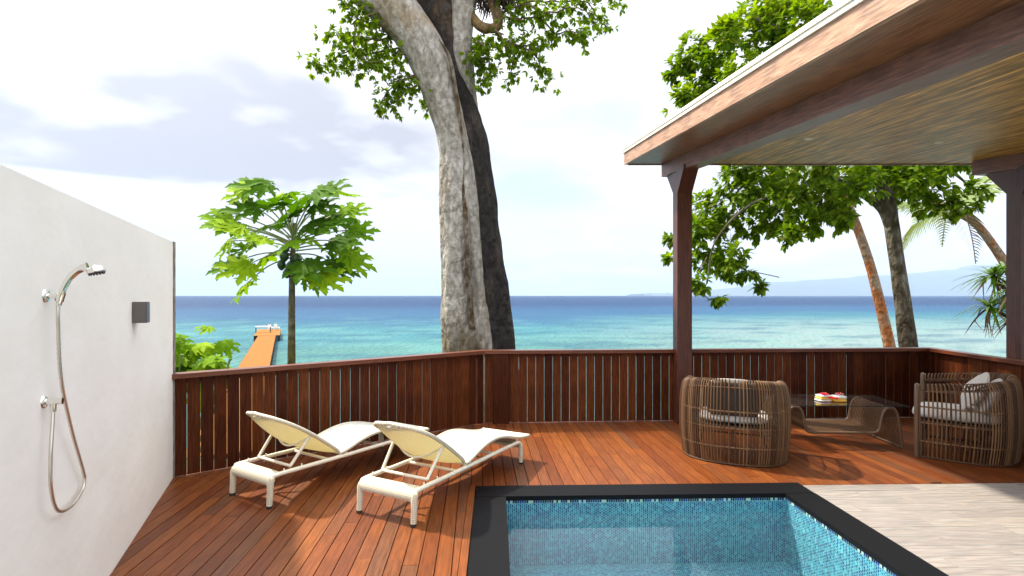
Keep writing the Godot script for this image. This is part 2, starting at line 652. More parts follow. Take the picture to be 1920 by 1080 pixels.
	M.petal_pale = mat(Color(0.85, 0.35, 0.40), 0.55)
	M.stamen = mat(Color(0.8, 0.6, 0.05), 0.6)
	var barktex := noise_tex(0.015, 6, 512, false, 8, 51)
	M.bark = mat(Color(1, 1, 1), 0.9, ramp_tex(0.02, 5, Color(0.62, 0.6, 0.57), Color(1, 1, 1), 52), Vector3(0.9, 0.45, 0.9), 0.25)
	M.bark.vertex_color_use_as_albedo = true
	M.bark.uv1_triplanar = true
	bump(M.bark, barktex, 8.0)
	M.barkdark = M.bark.duplicate()
	M.leaf = mat(Color(1, 1, 1), 0.5, null, Vector3.ONE, 0.25)
	M.leaf.vertex_color_use_as_albedo = true
	M.leaf.backlight_enabled = true
	M.leaf.backlight = Color(1.05, 1.05, 0.3)
	M.papaya = []
	for c in [Color(0.23, 0.39, 0.014), Color(0.17, 0.32, 0.012), Color(0.30, 0.45, 0.016), Color(0.09, 0.20, 0.014)]:
		var pm := mat(c, 0.65, ramp_tex(0.02, 4, Color(0.82, 0.86, 0.7), Color(1, 1, 1), 61, 256), Vector3(1, 1, 1), 0.15)
		pm.backlight_enabled = true
		pm.backlight = Color(0.85, 0.9, 0.2)
		M.papaya.append(pm)
	M.papaya_old = mat(Color(0.45, 0.38, 0.03), 0.55)
	M.papaya_old.backlight_enabled = true
	M.papaya_old.backlight = Color(0.8, 0.7, 0.2)
	M.stalk = mat(Color(0.17, 0.22, 0.06), 0.5)
	M.fruit = mat(Color(0.022, 0.065, 0.018), 0.4)
	M.frond = mat(Color(0.11, 0.16, 0.04), 0.5)
	M.frond.backlight_enabled = true
	M.frond.backlight = Color(0.35, 0.38, 0.12)
	M.pandan = mat(Color(0.19, 0.30, 0.10), 0.45)
	M.pandan.backlight_enabled = true
	M.pandan.backlight = Color(0.5, 0.6, 0.25)
	M.twig = mat(Color(0.13, 0.085, 0.055), 0.8)
	M.root = mat(Color(0.035, 0.02, 0.015), 0.9)
	M.dry = mat(Color(0.22, 0.13, 0.06), 0.8)
	M.soil = mat(Color(0.075, 0.095, 0.030), 0.95, ramp_tex(0.03, 5, Color(0.75, 0.6, 0.5), Color(1, 1, 1), 71), Vector3(0.2, 0.2, 0.2))
	M.soil.uv1_triplanar = true
	M.forest = mat(Color(0.035, 0.055, 0.035), 0.95)
	M.pierwood = mat(Color(0.43, 0.195, 0.038), 0.7, grain2, uvw, 0.2)
	M.pierdark = mat(Color(0.03, 0.025, 0.022), 0.8)
	M.paint = mat(Color(0.8, 0.8, 0.78), 0.5)
	M.sea = mat(Color(1, 1, 1), 0.42, null, Vector3.ONE, 0.14)
	M.sea.vertex_color_use_as_albedo = true
	M.sea.normal_enabled = true
	M.sea.normal_texture = noise_tex(0.02, 5, 512, true, 6.0, 91)
	M.sea.normal_scale = 1.8
	M.sea.uv1_scale = Vector3(1.0 / 14.0, 1.0 / 22.0, 1)

# ------------------------------------------------------------------ setting: sea, land, hills
const SEA_Y := -6.25

func sea_color(p: Vector2) -> Color:
	# p is (x, depth); the reef flat is shallow near the shore and drops off beyond
	var dist := p.y + 0.12 * absf(p.x) + 34.0 * noise.get_noise_2d(p.x / 190.0, p.y / 90.0)
	var deep := Color(0.007, 0.032, 0.098)
	var mid := Color(0.013, 0.066, 0.145)
	var aqua := Color(0.031, 0.132, 0.165)
	var pale := Color(0.048, 0.145, 0.140)
	var right := clampf((p.x / maxf(p.y, 20.0) - 0.05) * 2.0, 0.0, 1.0)
	var col := pale.lerp(aqua, smoothstep(70.0, 120.0, dist))
	col = col.lerp(Color(0.17, 0.225, 0.225), right * 0.8 * smoothstep(260.0, 120.0, dist))
	col = col.lerp(mid, smoothstep(125.0 + 60.0 * right, 210.0 + 130.0 * right, dist))
	col = col.lerp(deep, smoothstep(230.0 + 120.0 * right, 480.0 + 100.0 * right, dist))
	var patch := noise.get_noise_2d(p.x / 36.0 + 5.0, p.y / 10.0)
	var fleck := noise.get_noise_2d(p.x / 15.0 + 3.0, p.y / 3.5 + 60.0)
	var amount := clampf(patch * 1.9 + fleck * 0.9 - 0.14, 0.0, 0.65) * smoothstep(330.0, 150.0, dist)
	col = col.lerp(Color(0.016, 0.075, 0.115), amount)
	var sand := clampf(-patch * 1.6 - fleck * 0.7 - 0.2, 0.0, 0.5) * smoothstep(260.0, 120.0, dist)
	col = col.lerp(Color(0.085, 0.215, 0.205), sand)
	return col

func build_sea() -> void:
	var sea := setting("sea")
	var st := begin()
	var grid := []
	var cols := []
	var rad := 12.0
	while rad < 34000.0:
		var row := []
		var crow := []
		var n := 220
		for k in n + 1:
			var a := TAU * (k % n) / n
			# finer in the bay in front
			a = a - 0.62 * sin(a)
			var p := Vector2(sin(a) * rad, cos(a) * rad)
			row.append(V(p.x, SEA_Y, p.y))
			crow.append(sea_color(p))
		grid.append(row)
		cols.append(crow)
		rad *= 1.045 if rad < 900.0 else 1.25
	# sheet UVs in metres
	var rows := grid.size()
	for j in rows - 1:
		for i in 220:
			for k in [[j, i], [j + 1, i + 1], [j, i + 1], [j, i], [j + 1, i], [j + 1, i + 1]]:
				var p: Vector3 = grid[k[0]][k[1]]
				st.set_color(cols[k[0]][k[1]])
				st.set_normal(Vector3.UP)
				st.set_uv(Vector2(p.x, p.z))
				st.add_vertex(p)
	part("water", st.commit(), M.sea, sea)

func land_y(x: float, d: float) -> float:
	var y := -0.95
	if d > 8.6:
		y = -0.95 - 0.30 * (d - 8.6)
	y = maxf(y, -9.0)
	if d > 6.0:
		y += 0.25 * noise.get_noise_2d(x * 0.25, d * 0.25)
	return y

func build_terrain() -> void:
	var o := setting("terrain")
	var st := begin()
	var grid := []
	var ds := []
	var d := -400.0
	while d < -10.0:
		ds.append(d)
		d += 40.0
	d = -10.0
	while d < 40.0:
		ds.append(d)
		d += 1.0
	for dd in ds:
		var row := []
		for i in 81:
			var s := (i - 40) / 40.0
			var x := signf(s) * (absf(s) * 30.0 + pow(absf(s), 4.0) * 400.0)
			row.append(V(x, land_y(x, dd), dd))
		grid.append(row)
	surface(st, grid, false, Vector2(60, 60))
	part("ground", st.commit(), M.soil, o)

func build_mountains() -> void:
	var o := setting("mountains")
	var ridge := [[1180, 3], [1296, 5], [1365, 12], [1431, 22], [1487, 23], [1519, 26], [1585, 29], [1618, 33], [1660, 33], [1706, 37], [1782, 42], [1828, 50], [1900, 50], [2000, 44], [2150, 30], [2350, 12], [2500, 3]]
	var st := begin()
	var grid := []
	for r in 9:
		var row := []
		for i in 261:
			var b := 3600.0 + 19500.0 * i / 260.0
			var u := 960.0 + b / 16.0
			var hgt := 0.0
			for k in ridge.size() - 1:
				if u >= ridge[k][0] and u <= ridge[k + 1][0]:
					hgt = lerpf(ridge[k][1], ridge[k + 1][1], smoothstep(0.0, 1.0, (u - ridge[k][0]) / float(ridge[k + 1][0] - ridge[k][0])))
			hgt = hgt * 16.2 * 1.14
			var t := r / 6.0
			var rise := sin(minf(t, 1.0) * PI / 2.0) if r <= 6 else 1.0 - (r - 6) * 0.5
			var rough := noise.get_noise_2d(b / 900.0, r * 0.5) * 70.0 + noise.get_noise_2d(b / 260.0, r * 0.9) * 22.0
			var y := SEA_Y - 2.0 + maxf(0.0, hgt * rise + (rough * rise if hgt > 30.0 else 0.0) * (0.35 if r == 6 else 1.0))
			row.append(V(b + rough * 3.0, y, 16500.0 - 2600.0 + r * 430.0))
		grid.append(row)
	surface(st, grid)
	part("ridge", st.commit(), M.forest, o)

# ------------------------------------------------------------------ deck, patio, pool
const POOL_O := Vector2(-0.328, 4.986)
const EB := Vector2(0.99952, 0.03098)
const ED := Vector2(-0.03098, 0.99952)
const POOL_W := 3.0
const POOL_L := 3.7
const COPE := 0.268
const W0 := Vector2(-3.263, 5.25)
const WDIR := Vector2(0.37509, -0.92699)
const WN := Vector2(0.92699, 0.37509)
const FA := Vector2(-3.285, 5.22)
const FB := Vector2(-0.40, 7.47)
const FC := Vector2(6.03, 7.84)
const FD := Vector2(5.25, -1.0)

func pool_pt(b: float, c: float) -> Vector2:
	return POOL_O + EB * b + ED * c

func build_deck() -> void:
	var deck := setting("deck")
	var out := 0.10
	var edge := PackedVector2Array([W0 + WDIR * -0.15 - WN * 0.06, FB + Vector2(-0.05, out), FC + Vector2(out, out), Vector2(6.25, 5.4), pool_pt(6.6, -0.055), pool_pt(POOL_W + 0.003, -0.055), pool_pt(POOL_W + 0.003, 0.004), pool_pt(-0.004, 0.004), pool_pt(-0.004, -POOL_L), pool_pt(-0.004, -POOL_L) + Vector2(-0.5, -0.6), W0 + WDIR * 6.4 - WN * 0.06])
	# border board along the pool
	var strip := PackedVector2Array([pool_pt(-0.062, 0.02), pool_pt(-0.008, 0.02), pool_pt(-0.008, -POOL_L), pool_pt(-0.062, -POOL_L)])
	var st := begin()
	prism(st, strip, -0.024, 0.001, ED, Vector2(3, 1))
	part("border_board", st.commit(), M.deck[2], deck)
	var along := Vector2(-0.0636, 0.998)
	var across := Vector2(0.998, 0.0636)
	var pitch := 0.1072
	var width := 0.1005
	var off := -5.2
	var index := 0
	while off < 7.0:
		var cuts := [-1.2]
		var at := -1.2 + rng.randf_range(1.5, 5.0)
		while at < 9.4:
			cuts.append(at)
			at += rng.randf_range(3.0, 4.8)
		cuts.append(9.6)
		for k in cuts.size() - 1:
			var a: float = cuts[k] + 0.0015
			var b: float = cuts[k + 1] - 0.0015
			var p := PackedVector2Array([across * off + along * a, across * (off + width) + along * a, across * (off + width) + along * b, across * off + along * b])
			for poly in Geometry2D.intersect_polygons(p, edge):
				if absf(polygon_area(poly)) < 0.004:
					continue
				for piece in Geometry2D.clip_polygons(poly, PackedVector2Array([pool_pt(-0.066, 0.02), pool_pt(-0.0, 0.02), pool_pt(-0.0, -POOL_L - 0.1), pool_pt(-0.066, -POOL_L - 0.1)])):
					if absf(polygon_area(piece)) < 0.004 or Geometry2D.triangulate_polygon(piece).is_empty():
						continue
					var s := begin()
					var top := rng.randf_range(-0.0016, 0.0008)
					prism(s, piece, -0.024, top, along, Vector2(rng.randf() * 5.0, rng.randf() * 3.0))
					part("deck_board", s.commit(), M.deck[rng.randi() % M.deck.size()], deck)
		off += pitch
		index += 1
	var base := begin()
	var inner := PackedVector2Array([W0 + WDIR * -0.1, FB, FC, Vector2(6.25, 5.4), pool_pt(6.6, -0.03), pool_pt(-0.02, -0.03), pool_pt(-0.02, -POOL_L), Vector2(-0.9, 0.2), W0 + WDIR * 6.0])
	prism(base, inner, -0.10, -0.04, along, Vector2.ZERO)
	part("dark_gap_sheet", base.commit(), M.under, deck)  # black sheet added so the gaps between boards look shaded

func polygon_area(p: PackedVector2Array) -> float:
	var s := 0.0
	for k in p.size():
		s += p[k].cross(p[(k + 1) % p.size()])
	return s / 2.0

func build_patio() -> void:
	var patio := setting("patio")
	var st := begin()
	var b0 := POOL_W + 0.004
	prism(st, PackedVector2Array([pool_pt(b0, -0.062), pool_pt(7.6, -0.062), pool_pt(7.6, -7.0), pool_pt(b0, -7.0)]), -0.12, -0.004, EB, Vector2.ZERO)
	part("grout_bed", st.commit(), M.grout, patio)
	var deep := 0.152
	var c := -0.066
	var row := 0
	while c > -4.2:
		var b: float = b0 + 0.004 - [0.0, 0.62, 0.31, 0.85, 0.15, 0.5][row % 6]
		while b < 6.4:
			var x0 := maxf(b, b0 + 0.003)
			var x1: float = b + 0.997
			if x1 > b0 + 0.1:
				var s := begin()
				prism(s, PackedVector2Array([pool_pt(x0, c), pool_pt(x1, c), pool_pt(x1, c - deep + 0.003), pool_pt(x0, c - deep + 0.003)]), -0.02, 0.0 + rng.randf_range(-0.0006, 0.0006), EB, Vector2(rng.randf() * 4, rng.randf() * 3))
				part("paving_plank", s.commit(), M.tile[rng.randi() % M.tile.size()], patio)
			b += 1.0
		c -= deep
		row += 1

func pool_quad(st: SurfaceTool, a: Vector3, b: Vector3, c: Vector3, d: Vector3, out: Vector3, uv0: Vector2, du: float, dv: float) -> void:
	quad(st, a, b, c, d, out, [uv0, uv0 + Vector2(du, 0), uv0 + Vector2(du, dv), uv0 + Vector2(0, dv)])

func P3(q: Vector2, y: float) -> Vector3:
	return V(q.x, y, q.y)

func build_pool() -> void:
	var pool := setting("pool")
	var stones := [
		[pool_pt(0, 0), pool_pt(POOL_W, 0), pool_pt(POOL_W, -COPE), pool_pt(0, -COPE)],
		[pool_pt(0, -COPE - 0.002), pool_pt(COPE, -COPE - 0.002), pool_pt(COPE, -1.9), pool_pt(0, -1.9)],
		[pool_pt(0, -1.902), pool_pt(COPE, -1.902), pool_pt(COPE, -POOL_L), pool_pt(0, -POOL_L)],
		[pool_pt(POOL_W - COPE, -COPE - 0.002), pool_pt(POOL_W, -COPE - 0.002), pool_pt(POOL_W, -2.1), pool_pt(POOL_W - COPE, -2.1)],
		[pool_pt(POOL_W - COPE, -2.102), pool_pt(POOL_W, -2.102), pool_pt(POOL_W, -POOL_L), pool_pt(POOL_W - COPE, -POOL_L)],
		[pool_pt(COPE + 0.002, -POOL_L + COPE), pool_pt(POOL_W - COPE - 0.002, -POOL_L + COPE), pool_pt(POOL_W - COPE - 0.002, -POOL_L), pool_pt(COPE + 0.002, -POOL_L)]]
	for s in stones:
		var st := begin()
		var lo := []
		var hi := []
		var top := []
		var mid: Vector2 = (s[0] + s[1] + s[2] + s[3]) / 4.0
		for q in s:
			lo.append(P3(q, -0.034))
			hi.append(P3(q, 0.002))
			top.append(P3(q + (mid - q).normalized() * 0.006, 0.005))
		hexa(st, lo, hi)
		hexa(st, hi, top)
		part("coping_stone", st.commit(), M.stone, pool)
	var g := COPE - 0.004
	var y0 := -0.034
	var yb := -0.060
	var y1 := -0.60
	var c := [pool_pt(g, -g), pool_pt(POOL_W - g, -g), pool_pt(POOL_W - g, -POOL_L + g), pool_pt(g, -POOL_L + g)]
	var center: Vector2 = (c[0] + c[2]) / 2.0
	for k in 4:
		var a: Vector2 = c[k]
		var b: Vector2 = c[(k + 1) % 4]
		var l := a.distance_to(b)
		var m := (a + b) / 2.0
		var inward := V(center.x - m.x, 0, center.y - m.y)
		var st := begin()
		pool_quad(st, P3(a, yb), P3(b, yb), P3(b, y1), P3(a, y1), inward, Vector2(k * 0.37, 0), l, yb - y1)
		part("mosaic_wall", st.commit(), M.mosaic, pool)
		st = begin()
		quad(st, P3(a, y0), P3(b, y0), P3(b, yb), P3(a, yb), inward, [Vector2(k * 0.1, 0), Vector2(k * 0.1 + l, 0), Vector2(k * 0.1 + l, 1), Vector2(k * 0.1, 1)])
		part("border_tiles", st.commit(), M.border, pool)
	var fl := begin()
	quad(fl, P3(c[0], y1), P3(c[1], y1), P3(c[2], y1), P3(c[3], y1), Vector3.UP, [Vector2(0, 0), Vector2(0, POOL_W), Vector2(POOL_L, POOL_W), Vector2(POOL_L, 0)])
	part("mosaic_floor", fl.commit(), M.mosaic, pool)
	var wt := setting("pool_water")
	var ws := begin()
	quad(ws, P3(c[0], -0.138), P3(c[1], -0.138), P3(c[2], -0.138), P3(c[3], -0.138), Vector3.UP, [Vector2(0, 0), Vector2(POOL_W, 0), Vector2(POOL_W, POOL_L), Vector2(0, POOL_L)])
	part("surface", ws.commit(), M.water, wt)

# ------------------------------------------------------------------ white wall
func wall_pt(t: float, n: float, h: float) -> Vector3:
	var q := W0 + WDIR * t + WN * n
	return V(q.x, h, q.y)

func build_white_wall() -> void:
	var o := thing("white_wall", "tall white plastered garden wall with a hand shower fixed to it", "wall")
	var st := begin()
	var top := 2.262
	hexa(st, [wall_pt(0, 0, -0.4), wall_pt(7.4, 0, -0.4), wall_pt(7.4, -0.2, -0.4), wall_pt(0.06, -0.2, -0.4)], [wall_pt(0, 0, top), wall_pt(7.4, 0, top), wall_pt(7.4, -0.2, top), wall_pt(0.06, -0.2, top)])
	part("wall_body", st.commit(), M.plaster, o)
	st = begin()
	hexa(st, [wall_pt(-0.012, 0.012, -0.05), wall_pt(0.05, 0.012, -0.05), wall_pt(0.05, -0.21, -0.05), wall_pt(-0.012, -0.21, -0.05)], [wall_pt(-0.012, 0.012, top + 0.004), wall_pt(0.05, 0.012, top + 0.004), wall_pt(0.05, -0.21, top + 0.004), wall_pt(-0.012, -0.21, top + 0.004)])
	part("end_trim", st.commit(), M.trim, o)
	var l := thing("wall_light", "small dark grey box light on the white wall beyond the shower", "wall light")
	st = begin()
	var ring := []
	var t0 := 1.375
	var t1 := 1.49
	for y in [1.553, 1.556, 1.700, 1.703]:
		var inset := 0.003 if y == 1.553 or y == 1.703 else 0.0
		var row := []
		row.append(wall_pt(t0 + inset, 0, y))
		for k in 9:
			var a := PI / 2.0 * k / 8.0
			row.append(wall_pt(t0 + 0.022 - 0.022 * cos(a) + inset, 0.068 + 0.022 * sin(a) - inset, y))
		for k in 9:
			var a := PI / 2.0 * k / 8.0
			row.append(wall_pt(t1 - 0.022 + 0.022 * sin(a) - inset, 0.068 + 0.022 * cos(a) - inset, y))
		row.append(wall_pt(t1 - inset, 0, y))
		ring.append(row)
	surface(st, ring)
	part("housing", st.commit(), M.lamp, l)
	for y in [1.5545, 1.7015]:
		st = begin()
		hexa(st, [wall_pt(t0 + 0.01, 0.001, y - 0.002), wall_pt(t1 - 0.01, 0.001, y - 0.002), wall_pt(t1 - 0.01, 0.08, y - 0.002), wall_pt(t0 + 0.01, 0.08, y - 0.002)], [wall_pt(t0 + 0.01, 0.001, y + 0.0025), wall_pt(t1 - 0.01, 0.001, y + 0.0025), wall_pt(t1 - 0.01, 0.08, y + 0.0025), wall_pt(t0 + 0.01, 0.08, y + 0.0025)])
		part("end_lens", st.commit(), M.darkplastic, l)

# ------------------------------------------------------------------ fences
func fence_run(called: String, label: String, a: Vector2, b: Vector2, ra: Array, gaps: Array) -> Node3D:
	var o := thing(called, label, "fence", Vector3.ZERO, 0.0, "timber fence round the deck")
	var dir := (b - a).normalized()
	var len_ := a.distance_to(b)
	var yaw := atan2(dir.y, dir.x)
	var t := 0.03
	while t + 0.1105 < len_ - 0.02:
		var c := a + dir * (t + 0.0545)
		var skip := false
		for g in gaps:
			if t + 0.109 > g[0] and t < g[1]:
				skip = true
		if not skip:
			var w := 0.109 + rng.randf_range(-0.002, 0.0012)
			var k := rng.randi() % plank_shapes.size()
			var p := part("plank", plank_shapes[k], M.fence[rng.randi() % M.fence.size()], o)
			p.transform = Transform3D(Basis(Vector3.UP, yaw) * Basis(Vector3(0, 0, 1), PI / 2.0), V(c.x, 0.479, c.y))
			p.rotate_object_local(Vector3(1, 0, 0), PI / 2.0 + rng.randf_range(-0.01, 0.01))
			p.scale.y = 1.0
		t += 0.1172
	# capping rail, mitred where it meets its neighbour
	var st := begin()
	var lo := []
	var hi := []
	for q in ra:
		lo.append(V(q.x, 0.955, q.y))
		hi.append(V(q.x, 1.0, q.y))
	hexa(st, lo, hi, Vector2(rng.randf() * 3, 0))
	part("rail", st.commit(), M.rail, o)
	# under rail and bottom rail, behind the planks
	var back := Vector2(-dir.y, dir.x)
	for y in [[0.90, 0.95], [-0.16, -0.02]]:
		st = begin()
		var s0 := a + dir * 0.02 + back * 0.009
		var s1 := b - dir * 0.02 + back * 0.009
		hexa(st, [P3(s0, y[0]), P3(s1, y[0]), P3(s1 + back * 0.035, y[0]), P3(s0 + back * 0.035, y[0])], [P3(s0, y[1]), P3(s1, y[1]), P3(s1 + back * 0.035, y[1]), P3(s0 + back * 0.035, y[1])])
		part("back_rail", st.commit(), M.fence[1], o)
	return o

var plank_shapes := []

func fence_post(o: Node3D, at: Vector2, yaw: float, w: float, deep: float) -> void:
	var p := part("corner_post", plank_mesh(Vector3(0.965, w, deep), 0.006, Vector2(rng.randf(), rng.randf())), M.fence[3], o)
	p.transform = Transform3D(Basis(Vector3.UP, yaw) * Basis(Vector3(0, 0, 1), PI / 2.0), V(at.x, 0.4725, at.y))

func miter(p: Vector2, d0: Vector2, d1: Vector2, off: float) -> Vector2:
	var n0 := Vector2(-d0.y, d0.x)
	var n1 := Vector2(-d1.y, d1.x)
	var m := (n0 + n1).normalized()
	return p + m * (off / m.dot(n0))

func build_fences() -> void:
	for k in 8:
		plank_shapes.append(plank_mesh(Vector3(0.950, 0.012, 0.1137 - 0.0010 * (k % 3)), 0.003, Vector2(rng.randf() * 4.0, rng.randf() * 4.0)))
	var d0 := (FB - FA).normalized()
	var d1 := (FC - FB).normalized()
	var d2 := (FD - FC).normalized()
	var f := -0.085
	var k := 0.055
	var e := FA + d0 * -0.03
	var n0 := Vector2(-d0.y, d0.x)
	var n2 := Vector2(-d2.y, d2.x)
	var left := fence_run("timber_fence", "brown timber fence run behind the white sun loungers", FA, FB, [e + n0 * f, miter(FB, d0, d1, f), miter(FB, d0, d1, k), e + n0 * k], [])
	var mid := fence_run("timber_fence", "long brown timber fence run behind the glass table, facing the sea", FB, FC, [miter(FB, d0, d1, f), miter(FC, d1, d2, f), miter(FC, d1, d2, k), miter(FB, d0, d1, k)], [])
	var right := fence_run("timber_fence", "sunlit orange brown timber fence run at the right side of the deck", FC, FD, [miter(FC, d1, d2, f), FD + n2 * f, FD + n2 * k, miter(FC, d1, d2, k)], [])
	fence_post(mid, FB + d1 * 0.25 + Vector2(0, -0.035), atan2(d1.y, d1.x), 0.22, 0.075)
	fence_post(left, FB - d0 * 0.06 + Vector2(0, 0.03), atan2(d0.y, d0.x), 0.10, 0.06)
	fence_post(right, FC + d2 * 0.05 + Vector2(-0.02, 0.0), atan2(d2.y, d2.x), 0.10, 0.09)
	fence_post(mid, FC - d1 * 0.10 + Vector2(0, -0.02), atan2(d1.y, d1.x), 0.14, 0.06)

# ------------------------------------------------------------------ pavilion
func roof_h(x: float, d: float) -> float:
	return 3.70 + 0.078 * (d - 8.1) - 0.028 * (x - 1.668)

func roof_pt(x: float, d: float, up: float) -> Vector3:
	return V(x, roof_h(x, d) + up, d)

func strip_x(x0: float, d0: float, d: float) -> float:
	return x0 - 0.08 * (d - d0)

# a straight timber under or along the roof slope, between two depths
func roof_bar(o: Node3D, called: String, m: Material, x0: float, d0: float, w: float, da: float, db: float, lo: float, hi: float, db_skew := 0.0) -> void:
	var st := begin()
	var xa := strip_x(x0, d0, da)
	var xb := strip_x(x0, d0, db)
	hexa(st, [roof_pt(xa, da, lo), roof_pt(xb, db, lo), roof_pt(xb + w, db + db_skew, lo), roof_pt(xa + w, da, lo)], [roof_pt(xa, da, hi), roof_pt(xb, db, hi), roof_pt(xb + w, db + db_skew, hi), roof_pt(xa + w, da, hi)], Vector2(rng.randf() * 3, rng.randf()))
	part(called, st.commit(), m, o)

func sheet(o: Node3D, called: String, m: Material, corners: Array, lo: float, hi: float) -> void:
	var st := begin()
	var a := []
	var b := []
	for q in corners:
		a.append(roof_pt(q.x, q.y, lo))
		b.append(roof_pt(q.x, q.y, hi))
	hexa(st, a, b)
	part(called, st.commit(), m, o)

func build_pavilion() -> void:
	var o := thing("pavilion", "open brown timber pavilion with a sloping roof and matting ceiling over the deck", "pavilion")
	# posts with flared heads
	for q in [[2.249, 7.40, 0.20, 0.0], [6.05, 6.46, 0.20, -0.5]]:
		var st := begin()
		var d: float = q[1]
		var foot: float = q[3]
		var hb := roof_h(q[0], d) - 0.185
		var prof := [Vector2(d, foot), Vector2(d, hb - 0.30), Vector2(d - 0.27, hb - 0.02), Vector2(d - 0.27, hb + 0.03), Vector2(d + 0.49, hb + 0.03), Vector2(d + 0.49, hb + 0.02), Vector2(d + 0.20, hb - 0.27), Vector2(d + 0.20, foot)]
		var poly := PackedVector2Array(prof)
		var ids := Geometry2D.triangulate_polygon(poly)
		for x in [q[0], q[0] + q[2]]:
			var n := Vector3(-1, 0, 0) if x == q[0] else Vector3(1, 0, 0)
			for k in range(0, ids.size(), 3):
				var p := []
				var uv := []
				for m in 3:
					var r: Vector2 = poly[ids[k + m]]
					p.append(V(x, r.y, r.x))
					uv.append(Vector2(r.y, r.x))
				tri(st, p, [n, n, n], uv)
		for k in poly.size():
			var a: Vector2 = poly[k]
			var b: Vector2 = poly[(k + 1) % poly.size()]
			var nrm := Vector2(b.y - a.y, -(b.x - a.x))
			if polygon_area(poly) < 0.0:
				nrm = -nrm
			quad(st, V(q[0], a.y, a.x), V(q[0] + q[2], a.y, a.x), V(q[0] + q[2], b.y, b.x), V(q[0], b.y, b.x), V(0, nrm.y, nrm.x), [Vector2(a.y, 0.3), Vector2(a.y, 0.5), Vector2(b.y, 0.5), Vector2(b.y, 0.3)])
		part("post", st.commit(), M.post, o)
	# beams in two lengths each
	roof_bar(o, "beam", M.beam, 2.249, 7.4, 0.196, 5.562, 8.01, -0.185, -0.002)
	roof_bar(o, "beam", M.beam, 2.249, 7.4, 0.196, -1.0, 5.558, -0.187, -0.002)
	roof_bar(o, "beam", M.beam, 6.05, 6.5, 0.196, 6.332, 7.10, -0.185, -0.002)
	roof_bar(o, "beam", M.beam, 6.05, 6.5, 0.196, -1.0, 6.328, -0.187, -0.002)
	# fascia boards along the eave and across the sea side
	roof_bar(o, "fascia_board", M.fascia, 1.668, 8.1, 0.04, 5.902, 8.1, -0.004, 0.20)
	roof_bar(o, "fascia_board", M.fascia, 1.668, 8.1, 0.04, -1.0, 5.898, -0.006, 0.198)
	sheet(o, "fascia_board", M.beam, [Vector2(1.72, 8.06), Vector2(7.6, 7.02), Vector2(7.6, 7.06), Vector2(1.72, 8.10)], -0.012, 0.19)
	# soffit under the eave, matting inside the beams
	var e0 := -1.0
	var cuts := [-1.0, 1.4, 3.8, 6.2, 8.05]
	for k in 4:
		sheet(o, "soffit_panel", M.soffit, [Vector2(strip_x(1.668, 8.1, cuts[k]) + 0.04, cuts[k] + 0.002), Vector2(strip_x(2.249, 7.4, cuts[k]) + 0.1, cuts[k] + 0.002), Vector2(strip_x(2.249, 7.4, cuts[k + 1]) + 0.1, cuts[k + 1] - (0.10 if k == 3 else 0.002)), Vector2(strip_x(1.668, 8.1, cuts[k + 1]) + 0.04, cuts[k + 1] - 0.002)], 0.0, 0.014)
	var st := begin()
	var xa := strip_x(2.249, 7.4, e0) + 0.104
	var xb := strip_x(2.249, 7.4, 7.9) + 0.104
	var ga := [roof_pt(7.6, e0, 0.001), roof_pt(7.6, 7.03, 0.001), roof_pt(xb, 7.94, 0.001), roof_pt(xa, e0, 0.001)]
	var gb := []
	for p in ga:
		gb.append(p + Vector3(0, 0.014, 0))
	hexa(st, ga, gb)
	part("matting_ceiling", st.commit(), M.matting, o)
	sheet(o, "roof_sheet", M.flashing, [Vector2(strip_x(1.635, 8.1, e0), e0), Vector2(7.8, e0), Vector2(7.8, 7.10), Vector2(1.635, 8.16)], 0.203, 0.24)
	roof_bar(o, "drip_edge", M.flashing, 1.648, 8.1, 0.018, -1.0, 8.14, 0.165, 0.203)
	for q in [[3.30, 6.05], [4.75, 6.05]]:
		st = begin()
		lathe(st, [Vector2(0.0, -0.004), Vector2(0.028, -0.004), Vector2(0.036, -0.008), Vector2(0.045, -0.006), Vector2(0.046, 0.004)], Transform3D(Basis(), roof_pt(q[0], q[1], 0.0)), 20)
		part("downlight", st.commit(), M.paint, o)

